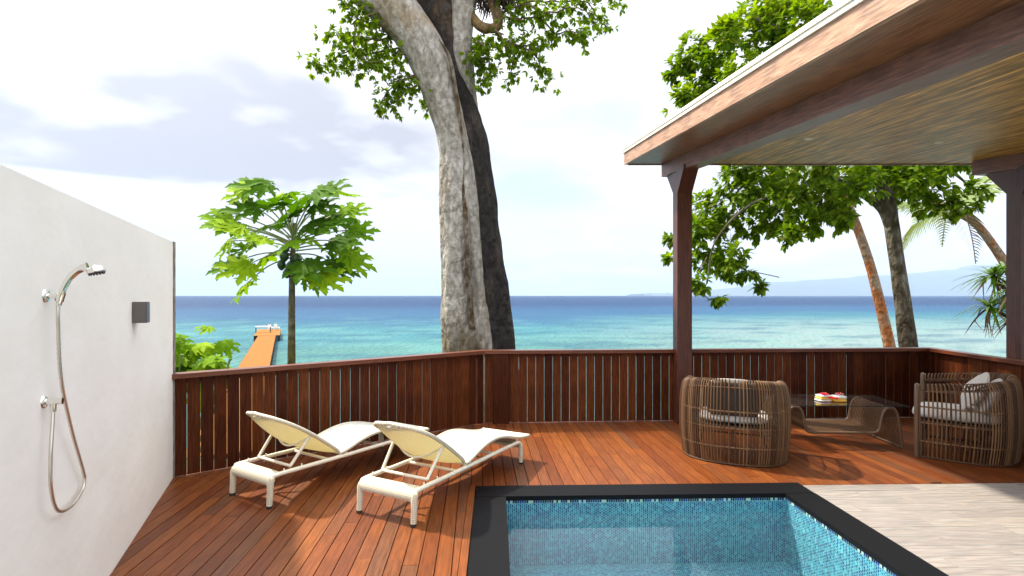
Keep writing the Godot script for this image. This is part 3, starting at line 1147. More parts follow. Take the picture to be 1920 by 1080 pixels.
# ------------------------------------------------------------------ pier
func build_pier() -> void:
	var o := thing("pier", "long orange timber pier running out over the turquoise water", "pier")
	var a := Vector2(-13.0, 24.0)
	var b := Vector2(-42.8, 95.0)
	var dir := (b - a).normalized()
	var nrm := Vector2(dir.y, -dir.x)
	var y := -5.25
	var st := begin()
	var l := a.distance_to(b)
	var t := 0.0
	while t < l:
		var w := 0.265
		var c := a + dir * t
		var sway := rng.randf_range(-0.03, 0.03)
		hexa(st, [P3(c - nrm * (1.4 + sway), y - 0.05), P3(c + nrm * (1.4 - sway), y - 0.05), P3(c + dir * w + nrm * (1.4 - sway), y - 0.05), P3(c + dir * w - nrm * (1.4 + sway), y - 0.05)], [P3(c - nrm * (1.4 + sway), y), P3(c + nrm * (1.4 - sway), y), P3(c + dir * w + nrm * (1.4 - sway), y), P3(c + dir * w - nrm * (1.4 + sway), y)], Vector2(rng.randf() * 5, rng.randf() * 5))
		t += 0.31
	part("walkway_planks", st.commit(), M.pierwood, o, "stuff")
	st = begin()
	t = 0.0
	while t < 19.0:
		var c := b + dir * t
		hexa(st, [P3(c - nrm * 2.1, y - 0.03), P3(c + nrm * 2.1, y - 0.03), P3(c + dir * 0.29 + nrm * 2.1, y - 0.03), P3(c + dir * 0.29 - nrm * 2.1, y - 0.03)], [P3(c - nrm * 2.1, y + 0.03), P3(c + nrm * 2.1, y + 0.03), P3(c + dir * 0.29 + nrm * 2.1, y + 0.03), P3(c + dir * 0.29 - nrm * 2.1, y + 0.03)], Vector2(rng.randf() * 5, rng.randf() * 5))
		t += 0.31
	part("platform_planks", st.commit(), M.pierwood, o, "stuff")
	for side in [-1.3, 1.3]:
		st = begin()
		var p: Vector2 = a + nrm * side
		var q: Vector2 = b + nrm * side
		hexa(st, [P3(p, y - 0.42), P3(q, y - 0.42), P3(q + nrm * 0.1, y - 0.42), P3(p + nrm * 0.1, y - 0.42)], [P3(p, y - 0.052), P3(q, y - 0.052), P3(q + nrm * 0.1, y - 0.052), P3(p + nrm * 0.1, y - 0.052)])
		part("side_beam", st.commit(), M.pierdark, o)
	t = 6.0
	while t < l + 19.0:
		var half := 1.3 if t < l else 1.95
		for s in [-1.0, 1.0]:
			var c: Vector2 = a + dir * t + nrm * half * s
			part("pile", tube_mesh([P3(c, -9.0), P3(c, y - 0.05)], 0.19, 8), M.pierdark, o)
		t += 4.2
	# furniture at the far end
	var e := b + dir * 8.0 - nrm * 0.9
	var s1 := thing("bar_counter", "white topped counter on dark legs at the end of the pier", "counter")
	st = begin()
	hexa(st, [P3(e - nrm * 1.3, y + 1.05), P3(e + nrm * 1.4, y + 1.05), P3(e + nrm * 1.4 + dir * 0.9, y + 1.05), P3(e - nrm * 1.3 + dir * 0.9, y + 1.05)], [P3(e - nrm * 1.3, y + 1.22), P3(e + nrm * 1.4, y + 1.22), P3(e + nrm * 1.4 + dir * 0.9, y + 1.22), P3(e - nrm * 1.3 + dir * 0.9, y + 1.22)])
	part("counter_top", st.commit(), M.paint, s1)
	for s in [-1.2, 1.3]:
		var c: Vector2 = e + nrm * s + dir * 0.4
		part("leg", tube_mesh([P3(c, y + 0.03), P3(c, y + 1.05)], 0.09, 8), M.pierdark, s1)
	e = b + dir * 17.5
	var s2 := thing("white_bench", "long white bench across the far edge of the pier platform", "bench")
	st = begin()
	hexa(st, [P3(e - nrm * 0.3, y + 0.42), P3(e + nrm * 2.0, y + 0.42), P3(e + nrm * 2.0 + dir * 0.6, y + 0.42), P3(e - nrm * 0.3 + dir * 0.6, y + 0.42)], [P3(e - nrm * 0.3, y + 0.52), P3(e + nrm * 2.0, y + 0.52), P3(e + nrm * 2.0 + dir * 0.6, y + 0.52), P3(e - nrm * 0.3 + dir * 0.6, y + 0.52)])
	part("seat", st.commit(), M.paint, s2)
	for s in [-0.15, 1.85]:
		st = begin()
		var c: Vector2 = e + nrm * s
		hexa(st, [P3(c - nrm * 0.06, y + 0.03), P3(c + nrm * 0.06, y + 0.03), P3(c + nrm * 0.06 + dir * 0.58, y + 0.03), P3(c - nrm * 0.06 + dir * 0.58, y + 0.03)], [P3(c - nrm * 0.06, y + 0.419), P3(c + nrm * 0.06, y + 0.419), P3(c + nrm * 0.06 + dir * 0.58, y + 0.419), P3(c - nrm * 0.06 + dir * 0.58, y + 0.419)])
		part("end_support", st.commit(), M.paint, s2)
	var labels := ["white chair at the end of the pier, beside the counter", "white chair at the end of the pier, in front of the bench"]
	for k in 2:
		e = b + dir * (15.0 + k * 1.0) + nrm * (0.1 + 1.1 * k)
		var ch := thing("white_chair", labels[k], "chair", Vector3.ZERO, 0.0, "chairs at the end of the pier")
		st = begin()
		hexa(st, [P3(e - nrm * 0.3, y + 0.45), P3(e + nrm * 0.3, y + 0.45), P3(e + nrm * 0.3 + dir * 0.6, y + 0.45), P3(e - nrm * 0.3 + dir * 0.6, y + 0.45)], [P3(e - nrm * 0.3, y + 0.52), P3(e + nrm * 0.3, y + 0.52), P3(e + nrm * 0.3 + dir * 0.6, y + 0.52), P3(e - nrm * 0.3 + dir * 0.6, y + 0.52)])
		part("seat", st.commit(), M.paint, ch)
		st = begin()
		hexa(st, [P3(e - nrm * 0.3, y + 0.521), P3(e + nrm * 0.3, y + 0.521), P3(e + nrm * 0.3 + dir * 0.08, y + 0.521), P3(e - nrm * 0.3 + dir * 0.08, y + 0.521)], [P3(e - nrm * 0.3 - dir * 0.1, y + 1.25), P3(e + nrm * 0.3 - dir * 0.1, y + 1.25), P3(e + nrm * 0.3 - dir * 0.03, y + 1.25), P3(e - nrm * 0.3 - dir * 0.03, y + 1.25)])
		part("backrest", st.commit(), M.paint, ch)
		for q in [[-0.25, 0.05], [0.25, 0.05], [-0.25, 0.55], [0.25, 0.55]]:
			var c: Vector2 = e + nrm * q[0] + dir * q[1]
			part("leg", tube_mesh([P3(c, y + 0.03), P3(c, y + 0.45)], 0.035, 6), M.paint, ch)

# ------------------------------------------------------------------ trees
# knots are [x, height, depth, radius]
func knots(list: Array, per := 6) -> Array:
	var pts := []
	var rad := []
	for k in list:
		pts.append(V(k[0], k[1], k[2]))
		rad.append(k[3])
	var sp := smooth_path(pts, per)
	var sr := []
	for i in sp.size():
		var f := float(i) / per
		var a := mini(int(f), rad.size() - 1)
		var b := mini(a + 1, rad.size() - 1)
		sr.append(lerpf(rad[a], rad[b], smoothstep(0.0, 1.0, f - a)))
	return [sp, sr]

func bark(list: Array, tint: Callable, lump := 0.08, sides := 36, per := 8, ridges := 5.0) -> ArrayMesh:
	var kn := knots(list, per)
	var pts: Array = kn[0]
	var rad: Array = kn[1]
	var n := pts.size()
	var grid := []
	var cols := []
	var t0: Vector3 = (pts[1] - pts[0]).normalized()
	var side := t0.cross(Vector3(0, 0, 1)).normalized()
	for i in n:
		var t: Vector3 = (pts[mini(i + 1, n - 1)] - pts[maxi(i - 1, 0)]).normalized()
		side = (side - t * side.dot(t)).normalized()
		var w := t.cross(side)
		var row := []
		var cr := []
		for k in sides + 1:
			var a := TAU * (k % sides) / sides
			var dir := side * cos(a) + w * sin(a)
			var q := Vector3(cos(a), sin(a), 0)
			var y: float = pts[i].y
			var f := noise.get_noise_3d(q.x * 0.25 * ridges, q.y * 0.25 * ridges, y * 0.22) * 1.2 + 0.5 * noise.get_noise_3d(q.x * 0.6 * ridges, q.y * 0.6 * ridges, y * 0.9 + 7.0)
			var p: Vector3 = pts[i] + dir * rad[i] * (1.0 + lump * f * 1.6)
			row.append(p)
			cr.append(tint.call(p, q, f))
		grid.append(row)
		cols.append(cr)
	var st := begin()
	surface(st, grid, true, Vector2.ONE, cols)
	return st.commit()

func pale_tint(p: Vector3, q: Vector3, f: float) -> Color:
	var c := Color(0.56, 0.535, 0.50)
	var n := noise.get_noise_3d(p.x * 1.6, p.y * 0.8, p.z * 1.6)
	c = c.lerp(Color(0.39, 0.37, 0.34), clampf(0.3 + n * 1.2, 0.0, 0.8))
	var ochre := clampf(noise.get_noise_3d(p.x * 0.9 + 4.0, p.y * 0.5, p.z * 0.9) * 1.6 - 0.22, 0.0, 0.55)
	c = c.lerp(Color(0.36, 0.235, 0.095), ochre * (0.35 + 0.65 * smoothstep(4.5, 6.5, p.y)))
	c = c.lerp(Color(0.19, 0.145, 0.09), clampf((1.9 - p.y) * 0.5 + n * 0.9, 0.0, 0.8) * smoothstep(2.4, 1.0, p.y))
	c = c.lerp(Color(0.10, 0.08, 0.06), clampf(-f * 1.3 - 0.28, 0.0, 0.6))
	return c

func dark_tint(p: Vector3, _q: Vector3, f: float) -> Color:
	var c := Color(0.046, 0.041, 0.040)
	var n := noise.get_noise_3d(p.x * 2.2, p.y * 0.7, p.z * 2.2)
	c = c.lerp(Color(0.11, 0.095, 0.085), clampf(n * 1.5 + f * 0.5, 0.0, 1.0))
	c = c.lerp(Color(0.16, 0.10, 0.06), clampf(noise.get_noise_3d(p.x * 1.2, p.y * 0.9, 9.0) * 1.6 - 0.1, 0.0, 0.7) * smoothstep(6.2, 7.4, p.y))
	return c

func brown_tint(p: Vector3, _q: Vector3, _f: float) -> Color:
	var n := noise.get_noise_3d(p.x * 3.0, p.y * 2.0, p.z * 3.0)
	return Color(0.19, 0.135, 0.085).lerp(Color(0.36, 0.25, 0.11), clampf(0.4 + n, 0, 1))

func seam_tint(p: Vector3, _q: Vector3, _f: float) -> Color:
	var n := noise.get_noise_3d(p.x * 5.0, p.y * 3.5, p.z * 5.0)
	return Color(0.30, 0.27, 0.23).lerp(Color(0.13, 0.085, 0.045), clampf(0.5 + n * 1.8, 0, 1))

func papaya_tint(p: Vector3, _q: Vector3, _f: float) -> Color:
	var n := noise.get_noise_3d(p.x * 6.0, p.y * 4.0, p.z * 6.0)
	var c := Color(0.27, 0.25, 0.15).lerp(Color(0.36, 0.34, 0.26), clampf(0.4 + n, 0, 1))
	return c.lerp(Color(0.16, 0.15, 0.04), smoothstep(1.5, 0.8, p.y) * 0.8) * (0.8 + 0.2 * sin(p.y * 40.0))

func grey_tint(p: Vector3, _q: Vector3, _f: float) -> Color:
	var n := noise.get_noise_3d(p.x * 4.0, p.y * 3.0, p.z * 4.0)
	var c := Color(0.115, 0.095, 0.070).lerp(Color(0.30, 0.285, 0.24), clampf(0.25 + n * 1.5, 0, 1))
	return c.lerp(Color(0.06, 0.045, 0.03), smoothstep(1.9, 0.9, p.y) * 0.7)

func palm_tint(p: Vector3, _q: Vector3, _f: float) -> Color:
	var n := noise.get_noise_3d(p.x * 2.0, p.y * 1.2, p.z * 2.0)
	var ring := 0.5 + 0.5 * sin(p.y * 26.0)
	var c := Color(0.42, 0.32, 0.24).lerp(Color(0.52, 0.17, 0.045), clampf(0.40 + n * 1.5 - 0.09 * (p.y - 1.0), 0.0, 0.9))
	return c * (0.75 + 0.25 * ring)

func leaf_mesh(fold := 0.18) -> ArrayMesh:
	# a pointed leaf of length 1 along +z, folded on its midrib
	var st := begin()
	var prof := [[0.0, 0.0], [0.18, 0.17], [0.45, 0.26], [0.72, 0.19], [1.0, 0.0]]
	for s in [-1.0, 1.0]:
		for k in 4:
			var z0: float = prof[k][0]
			var z1: float = prof[k + 1][0]
			var w0: float = prof[k][1]
			var w1: float = prof[k + 1][1]
			var y0 := -0.25 * z0 * z0
			var y1 := -0.25 * z1 * z1
			var a := Vector3(0, y0, z0)
			var b := Vector3(0, y1, z1)
			var c := Vector3(s * w1, y1 + fold * w1, z1)
			var d := Vector3(s * w0, y0 + fold * w0, z0)
			var n := Vector3(-s * 0.25, 1, 0.3 * z0).normalized()
			if w1 > 0.0:
				tri(st, [a, b, c], [n, n, n], [Vector2(0, z0), Vector2(0, z1), Vector2(1, z1)])
			if w0 > 0.0:
				tri(st, [a, c, d] if w1 > 0.0 else [a, b, d], [n, n, n], [Vector2(0, z0), Vector2(1, z1), Vector2(1, z0)])
	return st.commit()

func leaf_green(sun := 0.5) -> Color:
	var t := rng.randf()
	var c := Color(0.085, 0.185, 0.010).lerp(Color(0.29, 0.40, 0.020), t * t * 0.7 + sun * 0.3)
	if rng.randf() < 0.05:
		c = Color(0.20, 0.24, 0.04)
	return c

# a tuft of leaves round a twig end
func tuft(places: Array, tints: Array, at: Vector3, out: Vector3, count: int, size: float, sun: float, spread := 1.0) -> void:
	var up := Vector3.UP if absf(out.y) < 0.95 else Vector3.RIGHT
	var side := out.cross(up).normalized()
	var w := side.cross(out).normalized()
	for k in count:
		var a := TAU * (k + rng.randf() * 0.7) / count
		var lean := rng.randf_range(0.35, 1.15) * spread
		var dir := (out * cos(lean) + (side * cos(a) + w * sin(a)) * sin(lean)).normalized()
		dir = (dir + Vector3(0, -0.25, 0)).normalized()
		var nrm := (Vector3(rng.randf_range(-0.5, 0.5), 1.0, rng.randf_range(-0.5, 0.5)) + out * 0.4).normalized()
		var x := nrm.cross(dir)
		if x.length() < 0.1:
			x = Vector3.RIGHT
		x = x.normalized()
		var y := dir.cross(x).normalized()
		var s := size * rng.randf_range(0.7, 1.25)
		places.append(Transform3D(Basis(x * s, y * s, dir * s), at + dir * size * 0.08 - out * rng.randf() * size * 0.6))
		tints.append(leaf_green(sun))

func jitter(r: float) -> Vector3:
	return Vector3(rng.randfn(0, r), rng.randfn(0, r), rng.randfn(0, r))

func build_fig_tree() -> void:
	var o := thing("twisted_fig_tree", "huge old tree with a pale grey stem twisted round a black stem beyond the fence", "tree")
	var pale := [[-0.70, -2.6, 10.9, 0.95], [-0.80, -0.6, 10.9, 0.66], [-0.88, 0.62, 10.9, 0.51], [-0.96, 1.26, 10.9, 0.475], [-0.98, 1.79, 10.9, 0.44], [-1.0, 2.33, 10.9, 0.425], [-1.05, 3.4, 10.9, 0.39], [-1.09, 4.14, 10.9, 0.35], [-1.14, 4.68, 10.9, 0.305], [-1.25, 5.16, 10.9, 0.30], [-1.36, 5.53, 10.9, 0.32], [-1.5, 5.96, 10.9, 0.355], [-1.65, 6.39, 10.9, 0.385], [-1.82, 6.76, 10.9, 0.405], [-2.03, 7.08, 10.9, 0.41], [-2.3, 7.4, 10.9, 0.44], [-2.54, 7.67, 10.9, 0.48], [-2.99, 8.15, 10.9, 0.52], [-3.7, 8.95, 10.9, 0.50], [-4.6, 10.2, 10.6, 0.42]]
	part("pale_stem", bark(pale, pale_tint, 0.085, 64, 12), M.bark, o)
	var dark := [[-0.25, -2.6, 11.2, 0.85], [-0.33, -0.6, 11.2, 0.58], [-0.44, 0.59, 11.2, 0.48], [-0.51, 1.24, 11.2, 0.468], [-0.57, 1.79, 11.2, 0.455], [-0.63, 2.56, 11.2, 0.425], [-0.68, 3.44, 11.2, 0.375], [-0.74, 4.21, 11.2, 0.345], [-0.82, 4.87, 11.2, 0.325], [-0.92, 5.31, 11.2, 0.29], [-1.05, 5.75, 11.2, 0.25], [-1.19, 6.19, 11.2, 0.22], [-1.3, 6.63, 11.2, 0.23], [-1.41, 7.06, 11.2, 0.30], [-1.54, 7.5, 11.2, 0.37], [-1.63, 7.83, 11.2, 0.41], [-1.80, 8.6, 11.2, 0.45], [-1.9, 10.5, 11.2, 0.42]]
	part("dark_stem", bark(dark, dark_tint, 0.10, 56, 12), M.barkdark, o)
	var limb := [[-0.79, 4.4, 11.45, 0.10], [-0.85, 5.37, 11.38, 0.17], [-0.98, 6.02, 11.3, 0.215], [-1.04, 6.56, 11.22, 0.235], [-1.07, 7.11, 11.2, 0.24], [-1.03, 7.67, 11.2, 0.265], [-1.0, 8.11, 11.2, 0.285], [-0.91, 9.2, 11.2, 0.30], [-0.6, 10.8, 11.0, 0.26]]
	part("upright_limb", bark(limb, pale_tint, 0.07, 40, 10), M.bark, o)
	# ridge of peeling bark down the seam of the pale stem
	var seam := [[-0.78, 1.1, 10.47, 0.05], [-0.83, 1.8, 10.48, 0.045], [-0.86, 2.6, 10.50, 0.04], [-0.90, 3.3, 10.53, 0.042], [-0.95, 3.9, 10.58, 0.03], [-0.95, 4.5, 10.66, 0.03], [-1.02, 5.2, 10.66, 0.028], [-1.12, 5.9, 10.62, 0.035], [-1.22, 6.4, 10.63, 0.03], [-1.42, 6.75, 10.62, 0.012]]
	part("bark_ridge", bark(seam, seam_tint, 0.45, 10, 14, 9.0), M.bark, o)
	part("crooked_branch", bark([[-0.98, 7.72, 11.2, 0.12], [-0.80, 7.44, 11.15, 0.095], [-0.63, 7.24, 11.1, 0.098], [-0.42, 7.2, 11.1, 0.09], [-0.30, 7.27, 11.1, 0.10], [-0.31, 7.5, 11.1, 0.105], [-0.43, 7.8, 11.1, 0.10], [-0.50, 8.2, 11.1, 0.10]], brown_tint, 0.10, 20, 8), M.bark, o)
	# twigs with leaves at their sides
	var twigs := [
		[[-2.24, 6.95, 10.75], [-2.84, 7.31, 11.15], [-3.05, 7.25, 10.6], [-3.37, 7.72, 10.9]],
		[[-2.30, 7.05, 11.2], [-2.85, 6.85, 10.8], [-3.4, 7.05, 11.1], [-3.62, 6.90, 10.7]],
		[[-2.02, 6.75, 10.9], [-2.85, 6.75, 11.2], [-3.24, 6.55, 10.75], [-3.75, 6.42, 11.0], [-3.92, 6.25, 10.7]],
		[[-1.92, 6.45, 10.6], [-2.46, 6.62, 10.9], [-3.02, 6.45, 11.2], [-3.28, 6.22, 10.8]],
		[[-1.78, 6.25, 11.0], [-2.14, 5.97, 10.6], [-2.45, 5.85, 10.9], [-2.72, 5.50, 11.1]],
		[[-1.62, 5.95, 10.7], [-2.1, 5.95, 11.0], [-2.30, 5.45, 10.6]],
		[[-1.50, 5.70, 10.65], [-1.75, 5.55, 11.0]],
		[[-2.6, 7.3, 10.6], [-3.0, 6.9, 10.4], [-2.9, 6.3, 10.4], [-2.4, 6.2, 10.4]],
		[[-0.87, 7.16, 11.3], [-0.57, 6.72, 10.8], [-0.44, 6.35, 11.1], [-0.60, 5.97, 10.7]],
		[[-0.32, 7.05, 10.95], [-0.11, 6.90, 11.3], [0.31, 6.75, 10.8], [0.66, 7.0, 11.1]],
		[[-0.31, 6.95, 10.7], [-0.05, 6.49, 10.9], [0.0, 6.2, 11.2]],
		[[-0.11, 6.95, 11.1], [0.41, 6.55, 10.7], [0.58, 6.30, 10.9], [0.75, 6.18, 11.2]],
		[[-0.26, 7.25, 10.8], [0.33, 7.42, 11.1], [0.85, 7.30, 10.6], [1.39, 7.46, 10.9], [2.0, 7.24, 11.2]],
		[[-0.28, 7.6, 11.3], [0.42, 7.50, 10.8], [0.87, 7.13, 11.1], [1.18, 6.90, 10.6], [1.55, 6.84, 10.9]],
		[[-0.27, 7.75, 10.9], [0.56, 7.85, 11.3], [1.46, 7.60, 10.8], [1.75, 7.3, 11.1]],
		[[-0.82, 6.6, 10.7], [-0.72, 6.44, 10.9], [-0.45, 6.77, 11.2]],
		[[-0.3, 8.1, 10.6], [0.6, 8.3, 11.0], [1.6, 8.0, 10.7], [2.1, 7.7, 11.0]],
		[[-3.4, 8.6, 10.4], [-4.2, 8.2, 10.8], [-5.0, 8.0, 10.5]]]
	var places := []
	var tints := []
	var shape := leaf_mesh(0.25)
	for tw in twigs:
		var pts := []
		for p in tw:
			pts.append(V(p[0], p[1], p[2]))
		var sp := smooth_path(pts, 7)
		for i in sp.size():
			sp[i] += Vector3(noise.get_noise_3d(sp[i].x * 3, sp[i].y * 3, 1.0), noise.get_noise_3d(sp[i].x * 3, sp[i].y * 3, 8.0), noise.get_noise_3d(sp[i].x * 3, sp[i].y * 3, 15.0)) * 0.09
		var rr := []
		for i in sp.size():
			rr.append(lerpf(0.026, 0.006, float(i) / sp.size()))
		part("twig", tube_mesh(sp, rr, 5), M.twig, o)
		for i in range(2, sp.size()):
			for k in 4:
				var away := (jitter(1.0) + Vector3(0, -0.2, 0)).normalized()
				var at: Vector3 = sp[i] + away * rng.randf_range(0.04, 0.34)
				if rng.randf() < 0.86:
					tuft(places, tints, at, away, rng.randi_range(6, 9), 0.10, 0.4)
	multi("leaves", shape, M.leaf, o, places, tints)
	var fern := thing("root_clump", "dark shaggy clump of roots and dead leaves hanging in the branches of the huge tree", "plant")
	var st := begin()
	for k in 380:
		var c := V(-0.35 + rng.randfn(0, 0.34), 7.80 + absf(rng.randfn(0, 0.12)), 11.25 + rng.randfn(0, 0.2))
		var e := c + Vector3(rng.randfn(0, 0.09), rng.randf_range(-0.28, 0.02), rng.randfn(0, 0.09))
		tube(st, [c, (c + e) / 2.0 + jitter(0.02), e], [0.016, 0.014, 0.004], 4, false)
	part("roots", st.commit(), M.root, fern, "stuff")

func build_broadleaf_tree() -> void:
	var o := thing("broadleaf_tree", "leafy broadleaf tree with a curved grey trunk behind the pavilion roof", "tree")
	part("trunk", bark([[10.0, -3.4, 13, 0.30], [9.72, -0.88, 13, 0.225], [9.48, 0.53, 13, 0.195], [9.33, 1.67, 13, 0.17], [9.18, 2.69, 13, 0.155], [9.07, 3.46, 13, 0.155], [8.97, 4.1, 13, 0.168], [8.79, 4.6, 13, 0.178], [8.64, 4.99, 13, 0.155], [8.16, 5.69, 12.8, 0.14], [7.35, 6.7, 12.5, 0.11], [6.46, 7.42, 12.2, 0.075], [5.3, 7.9, 12.0, 0.04]], grey_tint, 0.05, 28, 8), M.bark, o)
	part("limb", bark([[9.04, 3.40, 13, 0.12], [8.79, 3.84, 12.95, 0.105], [8.35, 4.14, 12.9, 0.09], [7.84, 4.35, 12.7, 0.075], [7.11, 4.4, 12.5, 0.06], [6.22, 4.1, 12.2, 0.048], [5.18, 3.7, 12, 0.034], [4.40, 2.9, 11.8, 0.02], [4.2, 2.0, 11.7, 0.01]], grey_tint, 0.05, 16, 7), M.bark, o)
	part("limb", bark([[8.75, 4.6, 13, 0.12], [9.05, 5.05, 13, 0.10], [9.76, 5.3, 13.1, 0.085], [10.5, 4.9, 13.2, 0.05], [10.9, 4.4, 13.0, 0.02]], grey_tint, 0.05, 16, 7), M.bark, o)
	part("limb", bark([[8.5, 5.2, 13, 0.12], [8.7, 6.2, 13.4, 0.09], [8.2, 7.6, 13.6, 0.06], [7.2, 8.6, 13.0, 0.03]], grey_tint, 0.05, 14, 6), M.bark, o)
	# [x, height, depth, radius] of the crown's masses
	var lower := [[4.15, 3.14, 12.44, 0.55], [4.8, 3.69, 12.87, 0.76], [5.36, 4.24, 12.43, 0.73], [4.71, 2.69, 12.7, 0.60], [4.76, 2.48, 11.77, 0.45], [5.83, 3.54, 12.66, 0.74], [5.96, 3.86, 11.7, 0.69], [7.15, 3.65, 12.9, 0.66], [7.57, 4.32, 12.87, 0.74], [6.12, 4.43, 11.0, 0.6], [7.03, 4.03, 11.2, 0.57], [6.85, 3.42, 11.4, 0.35], [9.51, 4.5, 13.1, 0.72], [9.04, 4.3, 11.9, 0.6], [9.6, 3.75, 12.3, 0.48], [9.9, 3.78, 11.9, 0.32], [10.12, 4.12, 11.87, 0.33], [3.96, 2.02, 11.54, 0.25], [4.32, 1.68, 11.45, 0.13], [5.21, 2.25, 12.08, 0.24], [5.51, 1.92, 12.08, 0.13], [3.74, 3.07, 12.94, 0.15], [3.53, 2.58, 12.34, 0.10], [6.38, 4.73, 13.0, 0.7], [5.4, 4.81, 12.81, 0.5], [9.3, 5.03, 13.18, 0.75], [9.9, 4.94, 12.31, 0.7], [5.68, 2.97, 11.2, 0.27], [8.42, 4.94, 12.82, 0.75]]
	var upper := [[3.98, 7.2, 13.1, 0.36], [4.31, 7.51, 12.94, 0.58], [4.6, 7.4, 12.04, 0.58], [5.6, 7.77, 12.43, 0.75], [4.85, 6.24, 11.3, 0.60], [4.62, 6.8, 12.75, 0.58], [6.14, 7.82, 12.05, 0.75], [3.62, 5.95, 11.5, 0.28], [6.28, 7.44, 11.0, 0.6], [4.27, 6.32, 12.6, 0.46], [3.75, 6.13, 13.0, 0.12], [4.35, 7.20, 11.2, 0.33], [5.96, 8.63, 12.66, 0.62], [6.37, 7.03, 11.61, 0.68], [4.75, 5.4, 11.2, 0.6], [5.98, 5.89, 11.5, 0.75], [7.89, 7.1, 12.58, 0.99]]
	var places := []
	var tints := []
	var shape := leaf_mesh(0.2)
	var mid := V(7.6, 5.2, 12.6)
	for list in [lower, upper]:
		for b in list:
			var c := V(b[0], b[1], b[2])
			var r: float = b[3]
			var n: int = int(6.0 + 185.0 * r * r)
			for k in n:
				var dir := jitter(1.0).normalized()
				var at := c + dir * r * pow(rng.randf(), 0.45) * Vector3(1.0, 0.85, 1.0)
				if noise.get_noise_3d(at.x * 1.1, at.y * 1.1, at.z * 1.1) < -0.26:
					continue
				var out := (dir + (at - mid).normalized() * 0.6 + Vector3(0, 0.25, 0)).normalized()
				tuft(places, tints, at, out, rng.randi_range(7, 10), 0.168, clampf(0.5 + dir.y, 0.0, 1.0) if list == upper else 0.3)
	multi("leaves", shape, M.leaf, o, places, tints)
	# thin hanging twigs under the low end of the crown
	for tw in [[[4.4, 2.6, 12.0], [4.2, 2.1, 11.7], [4.1, 1.75, 11.55], [4.32, 1.6, 11.45]], [[4.3, 2.6, 12.0], [3.95, 2.1, 11.7], [3.75, 1.7, 11.6], [3.78, 1.5, 11.6]], [[4.9, 2.5, 12.1], [5.25, 2.25, 12.1], [5.5, 1.95, 12.1], [5.6, 1.75, 12.1]], [[3.9, 2.0, 11.6], [3.65, 1.75, 11.6], [3.55, 1.55, 11.6]], [[5.2, 2.3, 12.1], [5.5, 2.25, 12.1], [5.9, 2.15, 12.0]]]:
		var pts := []
		for p in tw:
			pts.append(V(p[0], p[1], p[2]))
		part("twig", tube_mesh(smooth_path(pts, 6), 0.011, 5), M.twig, o)

# a palmate papaya leaf lying in the xz plane, its middle lobe towards +z, its stalk at the origin
func papaya_leaf(size: float, droop: float) -> ArrayMesh:
	var st := begin()
	var lobes := [[0.0, 1.0], [0.62, 0.92], [-0.62, 0.92], [1.22, 0.78], [-1.22, 0.78], [1.85, 0.58], [-1.85, 0.58], [2.5, 0.36], [-2.5, 0.36]]
	var prof := [[0.0, 0.02], [0.16, 0.11], [0.30, 0.105], [0.44, 0.24], [0.50, 0.105], [0.60, 0.115], [0.71, 0.215], [0.76, 0.09], [0.86, 0.105], [1.0, 0.0]]
	for lb in lobes:
		var l: float = lb[1] * rng.randf_range(0.92, 1.08)
		var a: float = lb[0] + rng.randf_range(-0.06, 0.06)
		var f := Vector3(sin(a), 0, cos(a))
		var s := Vector3(cos(a), 0, -sin(a))
		var bend := rng.randf_range(0.8, 1.3) * droop
		for side in [-1.0, 1.0]:
			for k in prof.size() - 1:
				var q := []
				for m in [k, k + 1]:
					var t: float = prof[m][0]
					var w: float = prof[m][1] * (0.92 if side > 0 else 1.08)
					var shift := 0.07 if (m == 3 or m == 6) else 0.0
					var base := f * t * l + Vector3(0, -bend * t * t * l * 0.55 + 0.05 * sin(t * 9.0) * l, 0)
					q.append(base)
					q.append(base + s * side * w * l + f * shift * l + Vector3(0, 0.16 * w - bend * 0.2 * w, 0))
				var n: Vector3 = (Vector3(0, 1, 0) - s * side * 0.22 + f * bend * prof[k][0]).normalized()
				for e in q.size():
					q[e] *= size
				var uv := [Vector2(q[0].x, q[0].z), Vector2(q[1].x, q[1].z), Vector2(q[2].x, q[2].z), Vector2(q[3].x, q[3].z)]
				tri(st, [q[0], q[2], q[3]], [n, n, n], [uv[0], uv[2], uv[3]])
				tri(st, [q[0], q[3], q[1]], [n, n, n], [uv[0], uv[3], uv[1]])
	return st.commit()

func place_leaf(node: Node3D, at: Vector3, dir: Vector3, nrm: Vector3, s: float) -> void:
	var z := dir.normalized()
	var x := nrm.cross(z)
	x = x.normalized() if x.length() > 0.05 else Vector3.RIGHT
	var y := z.cross(x).normalized()
	node.transform = Transform3D(Basis(x * s, y * s, z * s), at)

